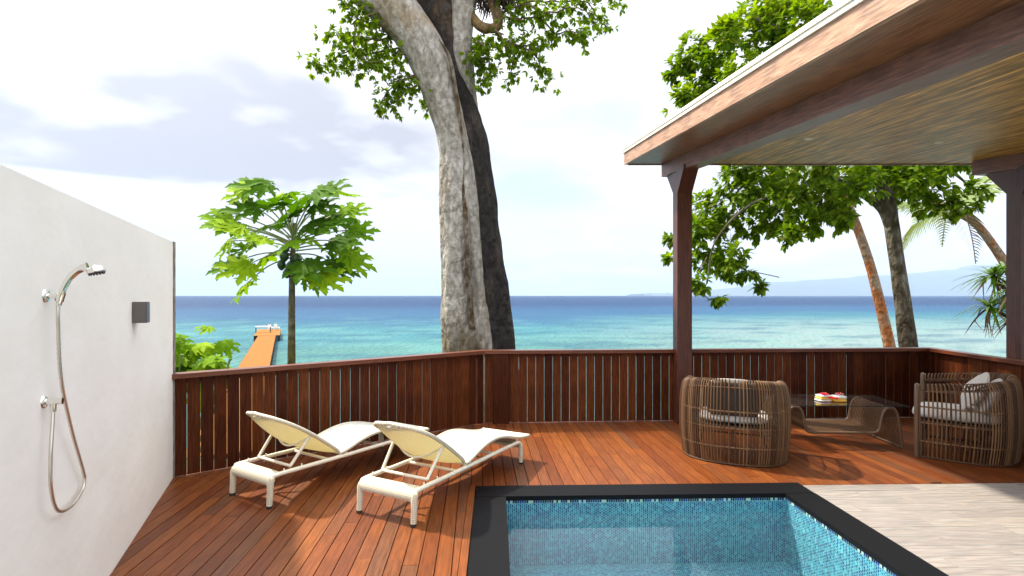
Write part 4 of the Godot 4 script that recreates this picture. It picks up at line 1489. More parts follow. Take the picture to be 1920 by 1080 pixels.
func build_papaya() -> void:
	var o := thing("papaya_tree", "slender papaya tree with green fruit standing beyond the fence, left of the huge tree", "tree")
	part("trunk", bark([[-3.66, -1.9, 9.0, 0.10], [-3.66, -0.3, 9.0, 0.075], [-3.65, 0.6, 9.0, 0.062], [-3.645, 1.3, 9.0, 0.055], [-3.64, 2.0, 9.0, 0.05], [-3.62, 2.6, 9.0, 0.04], [-3.6, 2.95, 9.0, 0.02]], papaya_tint, 0.04, 16, 8), M.bark, o)
	var heart := V(-3.63, 2.5, 9.0)
	var spots := [[-3.06, 3.46, 8.63], [-4.42, 3.56, 9.06], [-3.99, 3.62, 8.82], [-4.81, 3.18, 9.15], [-4.80, 2.68, 9.18], [-4.25, 2.81, 8.45], [-4.12, 2.21, 8.4], [-4.6, 1.90, 9.3], [-3.64, 3.24, 8.66], [-3.36, 3.40, 8.83], [-3.09, 3.60, 9.5], [-2.70, 3.19, 8.96], [-2.72, 2.90, 9.35], [-2.86, 2.66, 8.9], [-2.70, 2.45, 9.15], [-2.98, 2.05, 8.6], [-3.45, 2.10, 9.1], [-4.3, 2.43, 9.5], [-3.23, 2.93, 8.7], [-4.15, 2.97, 9.34], [-4.43, 2.63, 9.24], [-3.40, 3.02, 8.45], [-3.13, 3.15, 9.36], [-3.76, 3.52, 9.13], [-3.15, 3.25, 8.72], [-4.34, 2.85, 8.5], [-2.95, 2.58, 9.45], [-4.22, 3.23, 8.96], [-3.5, 2.75, 9.6], [-3.9, 3.2, 9.5], [-3.25, 2.25, 8.6], [-4.55, 2.95, 8.7], [-3.9, 2.65, 8.4], [-2.95, 2.85, 8.5], [-4.05, 3.40, 9.2], [-3.35, 2.60, 8.35], [-4.5, 2.30, 8.8], [-3.0, 2.28, 9.3]]
	var shapes := []
	for k in 6:
		shapes.append(papaya_leaf(0.55, 0.12 + 0.10 * k))
	for k in spots.size():
		var q: Array = spots[k]
		var at := V(q[0], q[1], q[2])
		var way := at - heart
		var flat := Vector3(way.x, 0, way.z).normalized()
		var low := clampf((2.7 - q[1]) * 0.9, -0.3, 0.8)
		var from := heart + Vector3(flat.x * 0.03, clampf(way.y * 0.3, -0.12, 0.3), flat.z * 0.03)
		var root := at - way.normalized() * 0.06
		var midp := (from + root) / 2.0 + Vector3(0, 0.05 + 0.05 * low, 0)
		part("leaf_stalk", tube_mesh(smooth_path([from, midp, root], 4), [0.014, 0.013, 0.013, 0.012, 0.012, 0.011, 0.010, 0.009, 0.008], 5), M.stalk, o)
		var dir := (flat + Vector3(0, -0.12 - low * 0.9, 0) + jitter(0.15)).normalized()
		var nrm := (Vector3(0, 0.9, 0) + flat * (0.3 + low * 0.4) + Vector3(0, 0, 0.75) + jitter(0.18)).normalized()
		var leaf := part("leaf", shapes[rng.randi() % shapes.size()], M.papaya[2] if k == 7 else M.papaya[rng.randi() % M.papaya.size()], o)
		place_leaf(leaf, root, dir, nrm, rng.randf_range(0.85, 1.15))
	for q in [[-0.10, 2.40, 8.93, 0.075], [-0.16, 2.26, 8.97, 0.07], [0.02, 2.22, 8.90, 0.08], [0.11, 2.36, 8.95, 0.075], [0.15, 2.24, 9.0, 0.065], [-0.05, 2.12, 8.92, 0.065], [-0.06, 2.52, 8.9, 0.06], [0.08, 2.10, 8.95, 0.06]]:
		var st := begin()
		var r: float = q[3]
		lathe(st, [Vector2(0, -1.45 * r), Vector2(0.35 * r, -1.3 * r), Vector2(0.8 * r, -0.75 * r), Vector2(r, -0.1 * r), Vector2(0.85 * r, 0.55 * r), Vector2(0.5 * r, 1.0 * r), Vector2(0.1 * r, 1.25 * r)], Transform3D(Basis(), V(-3.64 + q[0], q[1], q[2])), 14)
		part("fruit", st.commit(), M.fruit, o)

func build_bush() -> void:
	var o := thing("leafy_bush", "bright green leafy bush beside the end of the white wall, behind the fence", "bush")
	var shape := papaya_leaf(0.25, 0.4)
	var shape2 := papaya_leaf(0.25, 0.8)
	var big := leaf_mesh(0.15)
	var root := V(-4.3, -1.0, 7.0)
	for k in 6:
		var tip := V(-4.45 + 0.19 * k, 1.05 - 0.05 * absf(k - 1.5), 6.9 + rng.randf_range(-0.3, 0.3))
		var stem := smooth_path([root, root.lerp(tip, 0.5) + jitter(0.08), tip], 6)
		part("stem", tube_mesh(stem, 0.014, 6), M.stalk, o)
	for k in 110:
		var x := rng.randf_range(-4.75, -3.72)
		var h := rng.randf_range(0.45, 1.36) - maxf(0.0, x + 4.05) * 0.6
		var at := V(x, h, 7.0 + rng.randf_range(-0.45, 0.45))
		var flat := Vector3(rng.randf_range(-0.6, 1.0), rng.randf_range(-0.5, 0.1), rng.randf_range(-0.4, 1.0))
		var leaf: MeshInstance3D
		if k % 4 != 0:
			leaf = part("leaf", shape if k % 2 == 0 else shape2, M.papaya[rng.randi() % 4], o)
			place_leaf(leaf, at, flat, Vector3(0, 1, 0.5) + jitter(0.25), rng.randf_range(0.8, 1.2))
		else:
			leaf = part("leaf", big, M.papaya[rng.randi() % 4], o)
			place_leaf(leaf, at, flat, Vector3(0, 1, 0.5) + jitter(0.3), rng.randf_range(0.13, 0.2))

func frond_mesh(length: float, droop: float) -> ArrayMesh:
	var st := begin()
	var n := 34
	var pts := []
	for i in n + 1:
		var t := float(i) / n
		pts.append(Vector3(0, 0.25 * t * length - droop * t * t * length, t * length * (1.0 - 0.2 * t * droop)))
	tube(st, pts, 0.018, 4, false)
	for i in range(3, n):
		var t := float(i) / n
		var l := length * 0.30 * sin(pow(t, 0.7) * PI * 0.92 + 0.18)
		for s in [-1.0, 1.0]:
			var a: Vector3 = pts[i]
			var dir := Vector3(s * 0.75, -0.35 - rng.randf() * 0.3, 0.6).normalized()
			var tip := a + dir * l + Vector3(0, -0.25 * l, 0)
			var wid := Vector3(0, 0.012, 0.028)
			var m := a + dir * l * 0.5
			var nrm := Vector3(s * 0.4, 0.9, 0.1).normalized()
			tri(st, [a - wid, m + wid, m - wid], [nrm, nrm, nrm], [Vector2.ZERO, Vector2(1, 0), Vector2(0, 1)])
			tri(st, [a - wid, a + wid, m + wid], [nrm, nrm, nrm], [Vector2.ZERO, Vector2(1, 0), Vector2(0, 1)])
			tri(st, [m - wid, m + wid, tip], [nrm, nrm, nrm], [Vector2.ZERO, Vector2(1, 0), Vector2(0, 1)])
	return st.commit()

func build_palms() -> void:
	var a := thing("coconut_palm", "slim leaning coconut palm with an orange stained ringed trunk beside the grey trunk", "palm", Vector3.ZERO, 0.0, "palms beyond the fence")
	part("trunk", bark([[13.95, -5.4, 19, 0.26], [13.6, -2.09, 19, 0.205], [13.19, -0.04, 19, 0.186], [12.85, 1.45, 19, 0.168], [12.52, 2.76, 19, 0.152], [12.15, 3.87, 19, 0.145], [11.85, 4.62, 19, 0.15], [11.45, 5.5, 19, 0.14], [11.0, 6.6, 19, 0.13]], palm_tint, 0.03, 20, 14), M.bark, a)
	var b := thing("coconut_palm", "bent coconut palm at the right with drooping fronds above the spiky plant", "palm", Vector3.ZERO, 0.0, "palms beyond the fence")
	part("trunk", bark([[24.0, -6.5, 22, 0.27], [22.65, -2.69, 22, 0.237], [21.57, -0.1, 22, 0.204], [20.71, 1.62, 22, 0.183], [20.02, 2.91, 22, 0.173], [19.45, 3.78, 22, 0.158], [18.87, 4.53, 22, 0.150], [18.38, 4.9, 22, 0.135], [17.85, 5.12, 22, 0.13]], palm_tint, 0.03, 20, 14), M.bark, b)
	var shapes := [frond_mesh(2.9, 0.65), frond_mesh(2.6, 1.05), frond_mesh(2.9, 0.4)]
	for q in [[a, V(10.95, 6.7, 19.0), 9], [b, V(17.8, 5.2, 22.0), 9]]:
		for k in q[2]:
			var ang: float = TAU * k / q[2] + rng.randf_range(-0.2, 0.2)
			var lift := rng.randf_range(-0.5, 0.3)
			if q[0] == b:
				ang = [-1.5, -0.8, -2.4, -1.9, 3.0, 1.5, 2.2, -0.3, 1.2][k]
				lift = [0.25, -0.2, -0.3, -0.75, -0.6, -0.85, -0.7, 0.1, -0.6][k]
			var f := part("frond", shapes[k % 3], M.frond if k % 4 != 3 else M.dry, q[0])
			f.transform = Transform3D(Basis(Vector3.UP, ang) * Basis(Vector3.RIGHT, lift), q[1])

func build_pandanus() -> void:
	var o := thing("pandanus", "spiky strap leaved pandanus plant beside the right hand post", "plant")
	var heads := [[8.40, 2.10, 9.5, 0.48], [8.25, 1.55, 9.4, 0.46], [8.85, 1.75, 9.5, 0.5], [8.62, 1.40, 9.3, 0.40], [8.48, 1.85, 9.2, 0.42], [8.70, 2.20, 9.6, 0.42]]
	for q in heads:
		var c := V(q[0], q[1], q[2])
		part("branch", bark([[9.9, -0.2, 9.6, 0.05], [9.3, 1.0, 9.55, 0.045], [lerpf(9.2, q[0], 0.6), lerpf(1.15, q[1], 0.6), 9.5, 0.035], [q[0], q[1], q[2], 0.03]], brown_tint, 0.03, 8, 5), M.bark, o)
		for k in 46:
			var st := begin()
			var az := TAU * k / 46.0 * 5.0 + rng.randf() * 0.4
			var lift := rng.randf_range(-0.6, 1.1)
			var dir := Vector3(cos(az), lift, sin(az)).normalized()
			var l: float = q[3] * rng.randf_range(0.95, 1.45)
			var side := dir.cross(Vector3.UP).normalized() * 0.027
			var prev := c
			for m in 5:
				var t := (m + 1) / 5.0
				var p := c + dir * l * t + Vector3(0, -0.42 * l * t * t, 0)
				var w0 := side * (1.0 - pow(m / 5.0, 2.0))
				var w1 := side * (1.0 - pow(t, 2.0))
				var n: Vector3 = side.cross(p - prev).normalized()
				if n.y < 0:
					n = -n
				tri(st, [prev - w0, prev + w0, p + w1], [n, n, n], [Vector2.ZERO, Vector2.ONE, Vector2.ONE])
				tri(st, [prev - w0, p + w1, p - w1], [n, n, n], [Vector2.ZERO, Vector2.ONE, Vector2.ONE])
				prev = p
			part("leaf", st.commit(), M.dry if lift < -0.4 else (M.papaya[3] if k % 3 == 0 else M.pandan), o)
	# dry leaves hanging under the heads
	for k in 26:
		var q: Array = heads[k % 4]
		var c := V(q[0] + rng.randfn(0, 0.07), q[1] - 0.05, q[2] + rng.randfn(0, 0.07))
		part("dry_leaf", tube_mesh([c, c + Vector3(rng.randfn(0, 0.06), -0.2, 0), c + Vector3(rng.randfn(0, 0.08), -rng.randf_range(0.35, 0.5), 0)], [0.012, 0.011, 0.003], 4, false), M.dry, o)

# ------------------------------------------------------------------ sun loungers
func sling_h(s: float) -> float:
	var k := [[0.70, 0.285], [0.80, 0.305], [0.92, 0.345], [1.08, 0.378], [1.25, 0.384], [1.43, 0.355], [1.62, 0.305], [1.78, 0.272], [1.90, 0.262]]
	for i in k.size() - 1:
		if s <= k[i + 1][0]:
			var a: float = k[maxi(i - 1, 0)][1]
			var b: float = k[mini(i + 2, k.size() - 1)][1]
			return cubic_interpolate(k[i][1], k[i + 1][1], a, b, (s - k[i][0]) / (k[i + 1][0] - k[i][0]))
	return 0.262

func back_pt(t: float) -> Vector2:
	# along the backrest from the hinge (0) to the head (1): (s, height), hollow towards the sitter
	var s := lerpf(0.715, 0.035, t)
	var h := lerpf(0.285, 0.735, t) + 0.028 * sin(t * PI)
	return Vector2(s, h)

func make_lounger(label: String) -> Node3D:
	var o := thing("sun_lounger", label, "sun lounger", Vector3.ZERO, 0.0, "white sun loungers on the deck")
	var W := 0.275
	# local x to the right, -z towards the foot end
	for side in [-1.0, 1.0]:
		var x: float = side * W
		part("side_rail", tube_mesh(smooth_path([Vector3(x, 0.222, 0.0), Vector3(x, 0.245, -0.02), Vector3(x, 0.258, -0.07), Vector3(x, 0.252, -0.5), Vector3(x, 0.245, -1.2), Vector3(x, 0.24, -1.63), Vector3(x, 0.228, -1.70), Vector3(x, 0.205, -1.725)], 4), 0.0185, 10), M.tubing, o)
		var st := begin()
		tube(st, [Vector3(x, 0.02, 0.012), Vector3(x, 0.12, 0.004), Vector3(x, 0.200, 0.002), Vector3(x, 0.235, -0.012)], [0.0235, 0.025, 0.027, 0.027], 10)
		var lg := part("leg", st.commit(), M.wicker, o)
		part("foot_cap", tube_mesh([Vector3(x, 0.0, 0.013), Vector3(x, 0.022, 0.012)], 0.024, 10), M.rubber, lg)
		lg = part("leg", tube_mesh([Vector3(x, 0.02, -1.735), Vector3(x, 0.12, -1.733), Vector3(x, 0.21, -1.727)], [0.022, 0.024, 0.025], 10), M.wicker, o)
		part("foot_cap", tube_mesh([Vector3(x, 0.0, -1.735), Vector3(x, 0.022, -1.735)], 0.02, 10), M.rubber, lg)
	# woven bands that join the legs at both ends
	for e in [[0.0, 1.0, 0.0], [-1.73, -1.0, 0.02]]:
		var st := begin()
		var prof := [Vector2(-0.105, 0.264), Vector2(-0.06, 0.274), Vector2(-0.02, 0.270), Vector2(0.012, 0.248), Vector2(0.022, 0.212), Vector2(0.018, 0.184), Vector2(0.006, 0.184), Vector2(0.006, 0.210), Vector2(-0.004, 0.236), Vector2(-0.03, 0.255), Vector2(-0.06, 0.258), Vector2(-0.105, 0.248)]
		var grid := []
		for k in 9:
			var row := []
			for p in prof:
				row.append(Vector3(lerpf(-W, W, k / 8.0), p.y - e[2], e[0] + p.x * e[1]))
			grid.append(row)
		surface(st, grid, false, Vector2(0.4, 0.55))
		part("end_band", st.commit(), M.wicker, o)
	for s in [0.60, 1.2]:
		part("cross_bar", tube_mesh([Vector3(-W, 0.243, -s), Vector3(W, 0.243, -s)], 0.015, 8), M.tubing, o)
	# seat sling
	var st := begin()
	var grid := []
	for k in 33:
		var s := lerpf(0.70, 1.90, k / 32.0)
		var row := []
		for m in 9:
			var f := m / 4.0 - 1.0
			row.append(Vector3(f * (W + 0.005), sling_h(s) - 0.012 * (1.0 - f * f), -s))
		grid.append(row)
	surface(st, grid, false, Vector2(0.55, 1.25))
	var seat := part("seat_sling", st.commit(), M.sling, o)
	for side in [-1.0, 1.0]:
		var pts := []
		for k in 25:
			var s := lerpf(0.70, 1.90, k / 24.0)
			pts.append(Vector3(side * W, sling_h(s) - 0.004, -s))
		part("edge_roll", tube_mesh(pts, 0.015, 10), M.wicker, seat)
	part("edge_roll", tube_mesh([Vector3(-W - 0.015, 0.26, -1.90), Vector3(W + 0.015, 0.26, -1.90)], 0.015, 10), M.wicker, seat)
	for s in [0.78, 1.66]:
		for side in [-1.0, 1.0]:
			part("support", tube_mesh([Vector3(side * (W - 0.01), 0.25, -s), Vector3(side * (W - 0.01), sling_h(s) - 0.01, -s)], 0.012, 6), M.tubing, o)
	# backrest: a woven panel with a rounded head and a hollow face
	st = begin()
	grid = []
	var left := []
	var right := []
	for k in 29:
		var t := k / 28.0
		var w := W
		if t > 0.62:
			var u := (t - 0.62) / 0.38
			w = W * pow(maxf(1.0 - pow(u, 2.6), 0.0), 0.42)
		if t < 0.12:
			w = W * (0.90 + 0.10 * sin(t / 0.12 * PI / 2.0))
		w = maxf(w, 0.03)
		var c := back_pt(t)
		var row := []
		for m in 17:
			var f := m / 8.0 - 1.0
			var sag := 0.125 * (1.0 - f * f) * (0.25 + 0.75 * sin(t * PI))
			row.append(Vector3(f * w, c.y - sag * 0.85, -c.x + sag * 0.5))
		grid.append(row)
		left.append(row[0])
		right.append(row[16])
	surface(st, grid, true, Vector2(0.55, 0.82))
	var back := part("backrest", st.commit(), M.backweave, o)
	right.reverse()
	var rim := left + [(left[-1] + right[0]) / 2.0 + Vector3(0, 0.006, 0.004)] + right
	part("rim", tube_mesh(smooth_path(rim, 2), 0.0165, 10), M.wicker, back)
	part("hinge_bar", tube_mesh([Vector3(-W, 0.28, -0.715), Vector3(W, 0.28, -0.715)], 0.016, 8), M.tubing, o)
	# prop under the backrest
	var hp := back_pt(0.46)
	for side in [-1.0, 1.0]:
		part("prop_strut", tube_mesh([Vector3(side * (W - 0.02), hp.y - 0.005, -hp.x + 0.005), Vector3(side * (W - 0.04), 0.285, -0.21)], 0.0135, 8), M.tubing, o)
		for s in [0.13, 0.30]:
			part("notch_peg", tube_mesh([Vector3(side * (W - 0.01), 0.262, -s), Vector3(side * (W - 0.01), 0.288, -s)], 0.007, 6), M.tubing, o)
	part("prop_bar", tube_mesh([Vector3(-W + 0.04, 0.285, -0.21), Vector3(W - 0.04, 0.285, -0.21)], 0.0135, 8), M.tubing, o)
	var arc := []
	for k in 11:
		var f := k / 5.0 - 1.0
		arc.append(Vector3(f * (W - 0.03), hp.y - 0.012 - 0.108 * (1.0 - f * f), -hp.x + 0.008 + 0.064 * (1.0 - f * f)))
	part("back_brace", tube_mesh(arc, 0.010, 6), M.tubing, o)
	return o

func build_loungers() -> void:
	var a := make_lounger("white woven sun lounger nearer the pool")
	a.position = V(-0.982, 0.0, 4.263)
	a.rotation.y = -atan2(0.48, 0.877)
	var b: Node3D = a.duplicate()
	b.name = numbered("sun_lounger")
	add_child(b)
	b.set_meta("label", "white woven sun lounger nearer the white wall, partly behind the other")
	b.position = V(-2.217, 0.0, 4.63)
	b.rotation.y = -atan2(0.55, 0.835)

# ------------------------------------------------------------------ rattan armchairs and table
# plan of the chair: q runs 0..1 from the right arm round the back to the left arm; local -z is the front
func chair_plan(q: float, r: float) -> Vector2:
	var a := 0.56 * r
	var b := 0.46 * r
	var s := 0.33
	var curve := PI * 1.25 * (a + b) / 2.0
	var total := 2.0 * s + curve
	var l := q * total
	if l < s:
		return Vector2(a, -s + l)
	if l > total - s:
		return Vector2(-a, -(l - (total - s)))
	var th := (l - s) / curve * PI
	var c := cos(th)
	var d := sin(th)
	return Vector2(a * signf(c) * pow(absf(c), 0.80), b * pow(maxf(d, 0.0), 0.80))

func make_chair(label: String) -> Node3D:
	var o := thing("rattan_armchair", label, "armchair", Vector3.ZERO, 0.0, "rattan tub armchairs on the deck")
	var n := 78
	for k in n:
		var q := (k + 0.5) / n
		var back := sin(q * PI)
		var rise := 0.10 * back
		# height, spread
		var prof := [[0.012, 0.93], [0.12, 0.962], [0.28, 0.993], [0.44, 1.0], [0.58, 0.995], [0.68 + rise * 0.6, 0.975], [0.745 + rise, 0.935], [0.775 + rise, 0.875], [0.772 + rise, 0.82], [0.745 + rise, 0.785], [0.69 + rise, 0.77]]
		var pts := []
		for p in prof:
			var c := chair_plan(q, p[1])
			pts.append(Vector3(c.x, p[0], c.y))
		part("cane", tube_mesh(smooth_path(pts, 2), 0.0076 + rng.randf_range(-0.0008, 0.0010), 5, false), M.cane[rng.randi() % 4], o)
	for r in [[0.012, 0.93, 0.013, "base_ring"], [0.185, 0.968, 0.0095, "hoop"], [0.385, 0.985, 0.0095, "hoop"], [0.555, 0.985, 0.0095, "hoop"], [0.71, 0.95, 0.006, "hoop"], [0.375, 0.735, 0.014, "seat_ring"], [0.70, 0.772, 0.010, "inner_ring"]]:
		var pts := []
		for k in 49:
			var q := k / 48.0
			var c := chair_plan(q, r[1])
			pts.append(Vector3(c.x, r[0] + (0.09 * sin(q * PI) if r[0] > 0.69 else 0.0), c.y))
		part(r[3], tube_mesh(pts, r[2], 6), M.cane[3] if r[3] != "hoop" else M.cane[2], o)
	# wrapped posts at the two arm ends, and the frame legs
	for s in [0.0, 1.0]:
		var pts := []
		for p in [[0.0, 0.93], [0.15, 0.965], [0.40, 0.985], [0.60, 0.98], [0.72, 0.955], [0.768, 0.90], [0.765, 0.82], [0.70, 0.775], [0.55, 0.755], [0.375, 0.74]]:
			var c := chair_plan(s, p[1])
			pts.append(Vector3(c.x, p[0], c.y - 0.01))
		part("arm_post", tube_mesh(smooth_path(pts, 3), 0.021, 10), M.wrap, o)
	for q in [0.2, 0.36, 0.5, 0.64, 0.8]:
		var c := chair_plan(q, 0.90)
		var c2 := chair_plan(q, 0.74)
		part("leg", tube_mesh([Vector3(c.x, 0.0, c.y), Vector3(c.x, 0.2, c.y), Vector3(c2.x, 0.375, c2.y)], 0.011, 7), M.cane[3], o)
	part("front_bar", tube_mesh([Vector3(-0.42, 0.365, -0.31), Vector3(0.42, 0.365, -0.31)], 0.017, 8), M.wrap, o)
	for s in [-1.0, 1.0]:
		part("leg", tube_mesh([Vector3(s * 0.40, 0.0, -0.31), Vector3(s * 0.40, 0.365, -0.31)], 0.017, 8), M.wrap, o)
	part("foot_bar", tube_mesh([Vector3(-0.40, 0.16, -0.31), Vector3(0.40, 0.16, -0.31)], 0.009, 6), M.cane[3], o)
	var st := begin()
	var poly := PackedVector2Array()
	for k in 25:
		var c := chair_plan(k / 24.0, 0.735)
		poly.append(Vector2(c.x, -c.y))
	prism(st, poly, 0.352, 0.366, Vector2(1, 0), Vector2.ZERO)
	part("seat_base", st.commit(), M.seatbase, o)
	return o

func cushion(called: String, label: String, category: String, chair: Node3D, local: Transform3D, size: Vector3, power: float, sag: float, group := "") -> MeshInstance3D:
	var o := MeshInstance3D.new()
	o.name = numbered(called)
	o.mesh = cushion_mesh(size, power, sag)
	o.material_override = M.linen
	add_child(o)
	o.transform = chair.transform * local
	o.set_meta("label", label)
	o.set_meta("category", category)
	if group != "":
		o.set_meta("group", group)
	return o

func build_armchairs() -> void:
	var a := make_chair("brown rattan tub armchair seen from behind, beside the post")
	a.position = V(2.44, 0.0, 6.0)
	a.rotation.y = -atan2(0.40, 0.92)
	var b: Node3D = a.duplicate()
	b.name = numbered("rattan_armchair")
	add_child(b)
	b.set_meta("label", "brown rattan tub armchair seen from its side, at the right edge")
	b.position = V(5.05, 0.0, 6.11)
	b.scale = Vector3(1.10, 1.0, 1.10)
	b.rotation.y = atan2(0.77, 0.64)
	var g := "linen cushions on the rattan armchairs"
	cushion("seat_cushion", "pale seat cushion in the armchair seen from behind", "cushion", a, Transform3D(Basis(), Vector3(0, 0.428, -0.03)), Vector3(0.70, 0.11, 0.62), 5.0, 0.25, g)
	var bc := cushion("back_cushion", "pale back cushion showing above the back of the armchair beside the post", "cushion", a, Transform3D(Basis(Vector3.RIGHT, -1.22), Vector3(0, 0.655, 0.215)), Vector3(0.54, 0.06, 0.46), 4.0, 0.4, g)
	var panel := part("shade_panel", cushion_mesh(Vector3(0.54, 0.10, 0.43), 4.0, 0.4), M.shaded_linen, bc)  # added dark panel paints the rear of the pale cushion as shaded
	panel.position = Vector3(0, -0.045, 0)
	cushion("seat_cushion", "white seat cushion in the armchair at the right edge", "cushion", b, Transform3D(Basis(), Vector3(0, 0.428, -0.05)), Vector3(0.76, 0.13, 0.70), 5.0, 0.25, g)
	cushion("back_cushion", "pale back cushion leaning inside the armchair at the right edge", "cushion", b, Transform3D(Basis(Vector3.RIGHT, -1.15), Vector3(0, 0.64, 0.22)), Vector3(0.62, 0.13, 0.42), 4.0, 0.4, g)
	cushion("throw_pillow", "white throw pillow with a pointed corner above the back of the right armchair", "pillow", b, Transform3D(Basis(Vector3(0, 1, 0), 0.2) * Basis(Vector3.RIGHT, -1.15) * Basis(Vector3.UP, 0.62), Vector3(-0.06, 0.70, 0.10)), Vector3(0.42, 0.15, 0.42), 3.0, 0.75)

func build_table() -> void:
	var o := thing("glass_table", "low coffee table with a glass top on a looped brown rattan base", "table", V(3.80, 0.0, 6.54), -0.05)
	# profile of the looped base in (x, height)
	var half := [Vector2(0.0, 0.178), Vector2(0.25, 0.178), Vector2(0.36, 0.182), Vector2(0.405, 0.215), Vector2(0.425, 0.30), Vector2(0.445, 0.395), Vector2(0.48, 0.452), Vector2(0.525, 0.468), Vector2(0.575, 0.452), Vector2(0.61, 0.39), Vector2(0.63, 0.27), Vector2(0.65, 0.12), Vector2(0.665, 0.012)]
	var line := []
	for k in range(half.size() - 1, 0, -1):
		line.append(Vector3(-half[k].x, half[k].y, 0))
	for p in half:
		line.append(Vector3(p.x, p.y, 0))
	var path := smooth_path(line, 3)
	var D := 0.31
	for z in [-D, D]:
		var pts := []
		for p in path:
			pts.append(p + Vector3(0, 0, z))
		part("edge_frame", tube_mesh(pts, 0.016, 8), M.wrap, o)
	var st := begin()
	var n := 21
	for k in n:
		var z := lerpf(-D + 0.014, D - 0.014, k / float(n - 1))
		var pts := []
		for i in range(0, path.size(), 2):
			pts.append(path[i] + Vector3(0, rng.randf_range(-0.0012, 0.0012), z))
		tube(st, pts, 0.0062, 5, false)
	part("rattan_strands", st.commit(), M.strand, o, "stuff")
	for s in [-1.0, 1.0]:
		part("foot_bar", tube_mesh([Vector3(s * 0.665, 0.014, -D), Vector3(s * 0.665, 0.014, D)], 0.015, 8), M.wrap, o)
		part("side_bar", tube_mesh([Vector3(s * 0.640, 0.20, -D), Vector3(s * 0.640, 0.20, D)], 0.007, 6), M.cane[1], o)
		part("top_bar", tube_mesh([Vector3(s * 0.525, 0.460, -D), Vector3(s * 0.525, 0.460, D)], 0.010, 6), M.cane[1], o)
	for x in [-0.25, 0.0, 0.25]:
		part("tray_bar", tube_mesh([Vector3(x, 0.170, -D), Vector3(x, 0.170, D)], 0.008, 6), M.cane[1], o)
	for x in [-0.525, 0.525]:
		for z in [-D + 0.03, D - 0.03]:
			part("glass_pad", tube_mesh([Vector3(x, 0.468, z), Vector3(x, 0.4845, z)], 0.016, 10), M.rubber, o)
	st = begin()
	var w := 0.72
	var dz := 0.345
	quad(st, Vector3(-w, 0.4955, -dz), Vector3(w, 0.4955, -dz), Vector3(w, 0.4955, dz), Vector3(-w, 0.4955, dz), Vector3.UP, [Vector2.ZERO, Vector2.RIGHT, Vector2.ONE, Vector2.DOWN])
	part("glass_top", st.commit(), M.glass, o)
	for e in [[Vector3(0, 0.489, dz - 0.002), Vector3(w * 2, 0.008, 0.004)], [Vector3(0, 0.489, -dz + 0.002), Vector3(w * 2, 0.008, 0.004)], [Vector3(w - 0.002, 0.489, 0), Vector3(0.004, 0.008, dz * 2 - 0.01)], [Vector3(-w + 0.002, 0.489, 0), Vector3(0.004, 0.008, dz * 2 - 0.01)]]:
		var bm := BoxMesh.new()
		bm.size = e[1] + Vector3(0, 0.001, 0)
		var p := part("glass_edge", bm, M.glassedge, o)
		p.position = e[0]
	# folded towels with flowers on them
	var base := 0.497
	var spots := [[3.70, 6.47, 0.12, [M.towel_white, M.towel_yellow, M.towel_white], "folded white and yellow towels at the left on the glass table"], [3.87, 6.45, -0.08, [M.towel_yellow, M.towel_white], "yellow towel folded under a white one at the right on the glass table"]]
	for s in spots:
		var t := thing("folded_towels", s[4], "towel", V(s[0], base, s[1]), s[2], "folded towels on the glass table")
		var y := 0.0
		for k in s[3].size():
			var hgt: float = 0.026 if s[3].size() == 3 else 0.036
			var m := part("towel", cushion_mesh(Vector3(0.15 - 0.006 * k, hgt, 0.13 - 0.004 * k), 7.0, 0.05), s[3][k], t)
			m.position = Vector3(rng.randf_range(-0.004, 0.004), y + hgt / 2.0, 0)
			y += hgt * 0.98
	var flowers := [[3.695, 0.572, 6.44, 0.055, "red hibiscus flower on the white and yellow towels"], [3.765, 0.535, 6.37, 0.060, "red hibiscus flower lying between the two piles of towels"], [3.875, 0.575, 6.44, 0.050, "pink flower on top of the yellow and white towels"]]
	for k in flowers.size():
		var q: Array = flowers[k]
		var f := thing("flower", q[4], "flower", V(q[0], q[1], q[2]), 0.0, "flowers on the folded towels")
		for layer in 2:
			for m in 6:
				var a := TAU * (m + layer * 0.5) / 6.0
				var leaf := part("petal", petal_shape(), M.petal if k < 2 or layer == 1 else M.petal_pale, f)
				place_leaf(leaf, Vector3.ZERO, Vector3(cos(a), 0.35 + 0.5 * layer, sin(a)), Vector3(0, 1, 0), q[3] * (1.0 - 0.25 * layer))
		part("stamen", tube_mesh([Vector3.ZERO, Vector3(0.012, 0.03, 0.012)], [0.005, 0.004], 6), M.stamen, f)

var petal_cache: ArrayMesh

func petal_shape() -> ArrayMesh:
	if petal_cache == null:
		var st := begin()
		var grid := []
		for k in 6:
			var t := k / 5.0
			var w := 0.42 * pow(sin(clampf(t * 0.88 + 0.1, 0, 1) * PI), 0.7)
			var row := []
			for m in 5:
				var f := m / 2.0 - 1.0
				row.append(Vector3(f * w, 0.15 * t - 0.3 * t * t + 0.12 * f * f + 0.05 * sin(f * 6.0) * t, t))
			grid.append(row)
		surface(st, grid)
		petal_cache = st.commit()
	return petal_cache

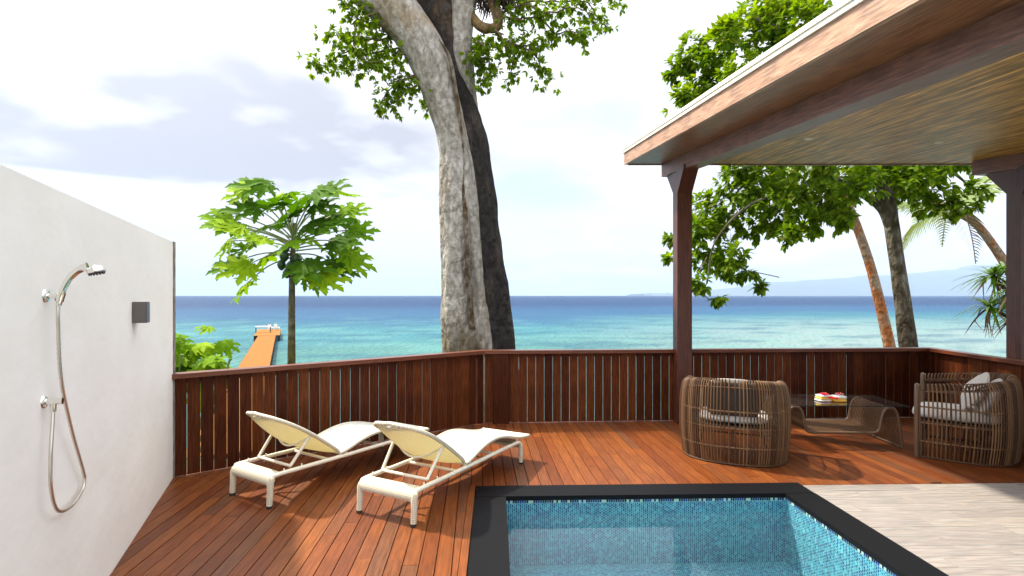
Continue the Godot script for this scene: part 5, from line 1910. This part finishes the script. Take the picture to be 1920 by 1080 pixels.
# ------------------------------------------------------------------ shower
func build_shower() -> void:
	var o := thing("hand_shower", "chrome hand shower in its holder with a looping metal hose on the white wall", "shower")
	var T := 2.955
	var st := begin()
	lathe(st, [Vector2(0, 0.012), Vector2(0.024, 0.012), Vector2(0.030, 0.006), Vector2(0.032, 0.0)], wall_frame(T, 0.0, 1.748), 24)
	part("wall_plate", st.commit(), M.chrome, o)
	part("holder_arm", tube_mesh([wall_pt(T, 0.008, 1.748), wall_pt(T, 0.03, 1.747), wall_pt(T, 0.055, 1.745)], [0.012, 0.011, 0.012], 12), M.chrome, o)
	part("holder_clip", tube_mesh([wall_pt(T, 0.052, 1.722), wall_pt(T, 0.056, 1.745), wall_pt(T, 0.061, 1.764)], [0.017, 0.0185, 0.018], 14), M.chrome, o)
	var handle := [[0.050, 1.705, 0.011], [0.056, 1.735, 0.0125], [0.066, 1.775, 0.0135], [0.083, 1.815, 0.0145], [0.106, 1.850, 0.0155], [0.134, 1.875, 0.0175], [0.162, 1.885, 0.022]]
	var pts := []
	var rad := []
	for q in handle:
		pts.append(wall_pt(T, q[0], q[1]))
		rad.append(q[2])
	var sp := smooth_path(pts, 4)
	var sr := []
	for i in sp.size():
		var f := i / 4.0
		sr.append(lerpf(rad[mini(int(f), 6)], rad[mini(int(f) + 1, 6)], f - int(f)))
	var h := part("handle", tube_mesh(sp, sr, 14), M.chrome, o)
	# head: a shallow dome that faces down and out
	var cen := wall_pt(T, 0.192, 1.874)
	var axis := (wall_pt(T, 0.0, 0.0) - wall_pt(T, 0.20, 0.0)) * 1.0 + Vector3(0, 0.9, 0)
	axis = axis.normalized()
	var bx := axis.cross(Vector3(0.3, 0.1, 0.9)).normalized()
	var fr := Transform3D(Basis(bx, axis, bx.cross(axis)), cen)
	st = begin()
	lathe(st, [Vector2(0, 0.018), Vector2(0.016, 0.017), Vector2(0.030, 0.010), Vector2(0.038, -0.002), Vector2(0.039, -0.012), Vector2(0.036, -0.016)], fr, 24)
	part("head", st.commit(), M.chrome, o)
	st = begin()
	lathe(st, [Vector2(0.0355, -0.012), Vector2(0.035, -0.019), Vector2(0, -0.021)], fr, 24)
	var face := part("spray_face", st.commit(), M.darkplastic, o)
	for ring in [[0.012, 6], [0.022, 10], [0.031, 14]]:
		for k in ring[1]:
			var a: float = TAU * k / ring[1]
			var p := fr * Vector3(cos(a) * ring[0], -0.019, sin(a) * ring[0])
			part("nozzle", tube_mesh([p, p - axis * 0.007], 0.0022, 5), M.darkplastic, face)
	# hose
	var line := [[T, 0.048, 1.705], [2.955, 0.048, 1.62], [2.915, 0.046, 1.36], [2.75, 0.036, 1.08], [2.56, 0.026, 0.83], [2.525, 0.024, 0.76], [2.57, 0.025, 0.715], [2.74, 0.030, 0.695], [2.92, 0.035, 0.74], [3.01, 0.040, 0.87], [3.015, 0.040, 1.02], [2.99, 0.038, 1.15], [2.975, 0.036, 1.222]]
	pts = []
	for q in line:
		pts.append(wall_pt(q[0], q[1], q[2]))
	sp = smooth_path(pts, 24)
	sr = []
	for i in sp.size():
		sr.append(0.0078 + (0.0007 if i % 2 == 0 else -0.0007))
	part("hose", tube_mesh(sp, sr, 8), M.hose, o)
	# outlet elbow
	st = begin()
	lathe(st, [Vector2(0, 0.012), Vector2(0.022, 0.012), Vector2(0.028, 0.006), Vector2(0.030, 0.0)], wall_frame(2.975, 0.0, 1.262), 24)
	part("outlet_plate", st.commit(), M.chrome, o)
	part("outlet_spout", tube_mesh([wall_pt(2.975, 0.008, 1.262), wall_pt(2.975, 0.035, 1.262), wall_pt(2.975, 0.072, 1.262)], [0.015, 0.014, 0.016], 14), M.chrome, o)
	part("outlet_elbow", tube_mesh([wall_pt(2.975, 0.037, 1.262), wall_pt(2.975, 0.036, 1.235), wall_pt(2.975, 0.036, 1.215)], [0.013, 0.0125, 0.0115], 12), M.chrome, o)

func wall_frame(t: float, n: float, h: float) -> Transform3D:
	# y axis out of the wall
	var out := V(WN.x, 0, WN.y)
	var x := Vector3.UP
	return Transform3D(Basis(x, out, x.cross(out)), wall_pt(t, n, h))
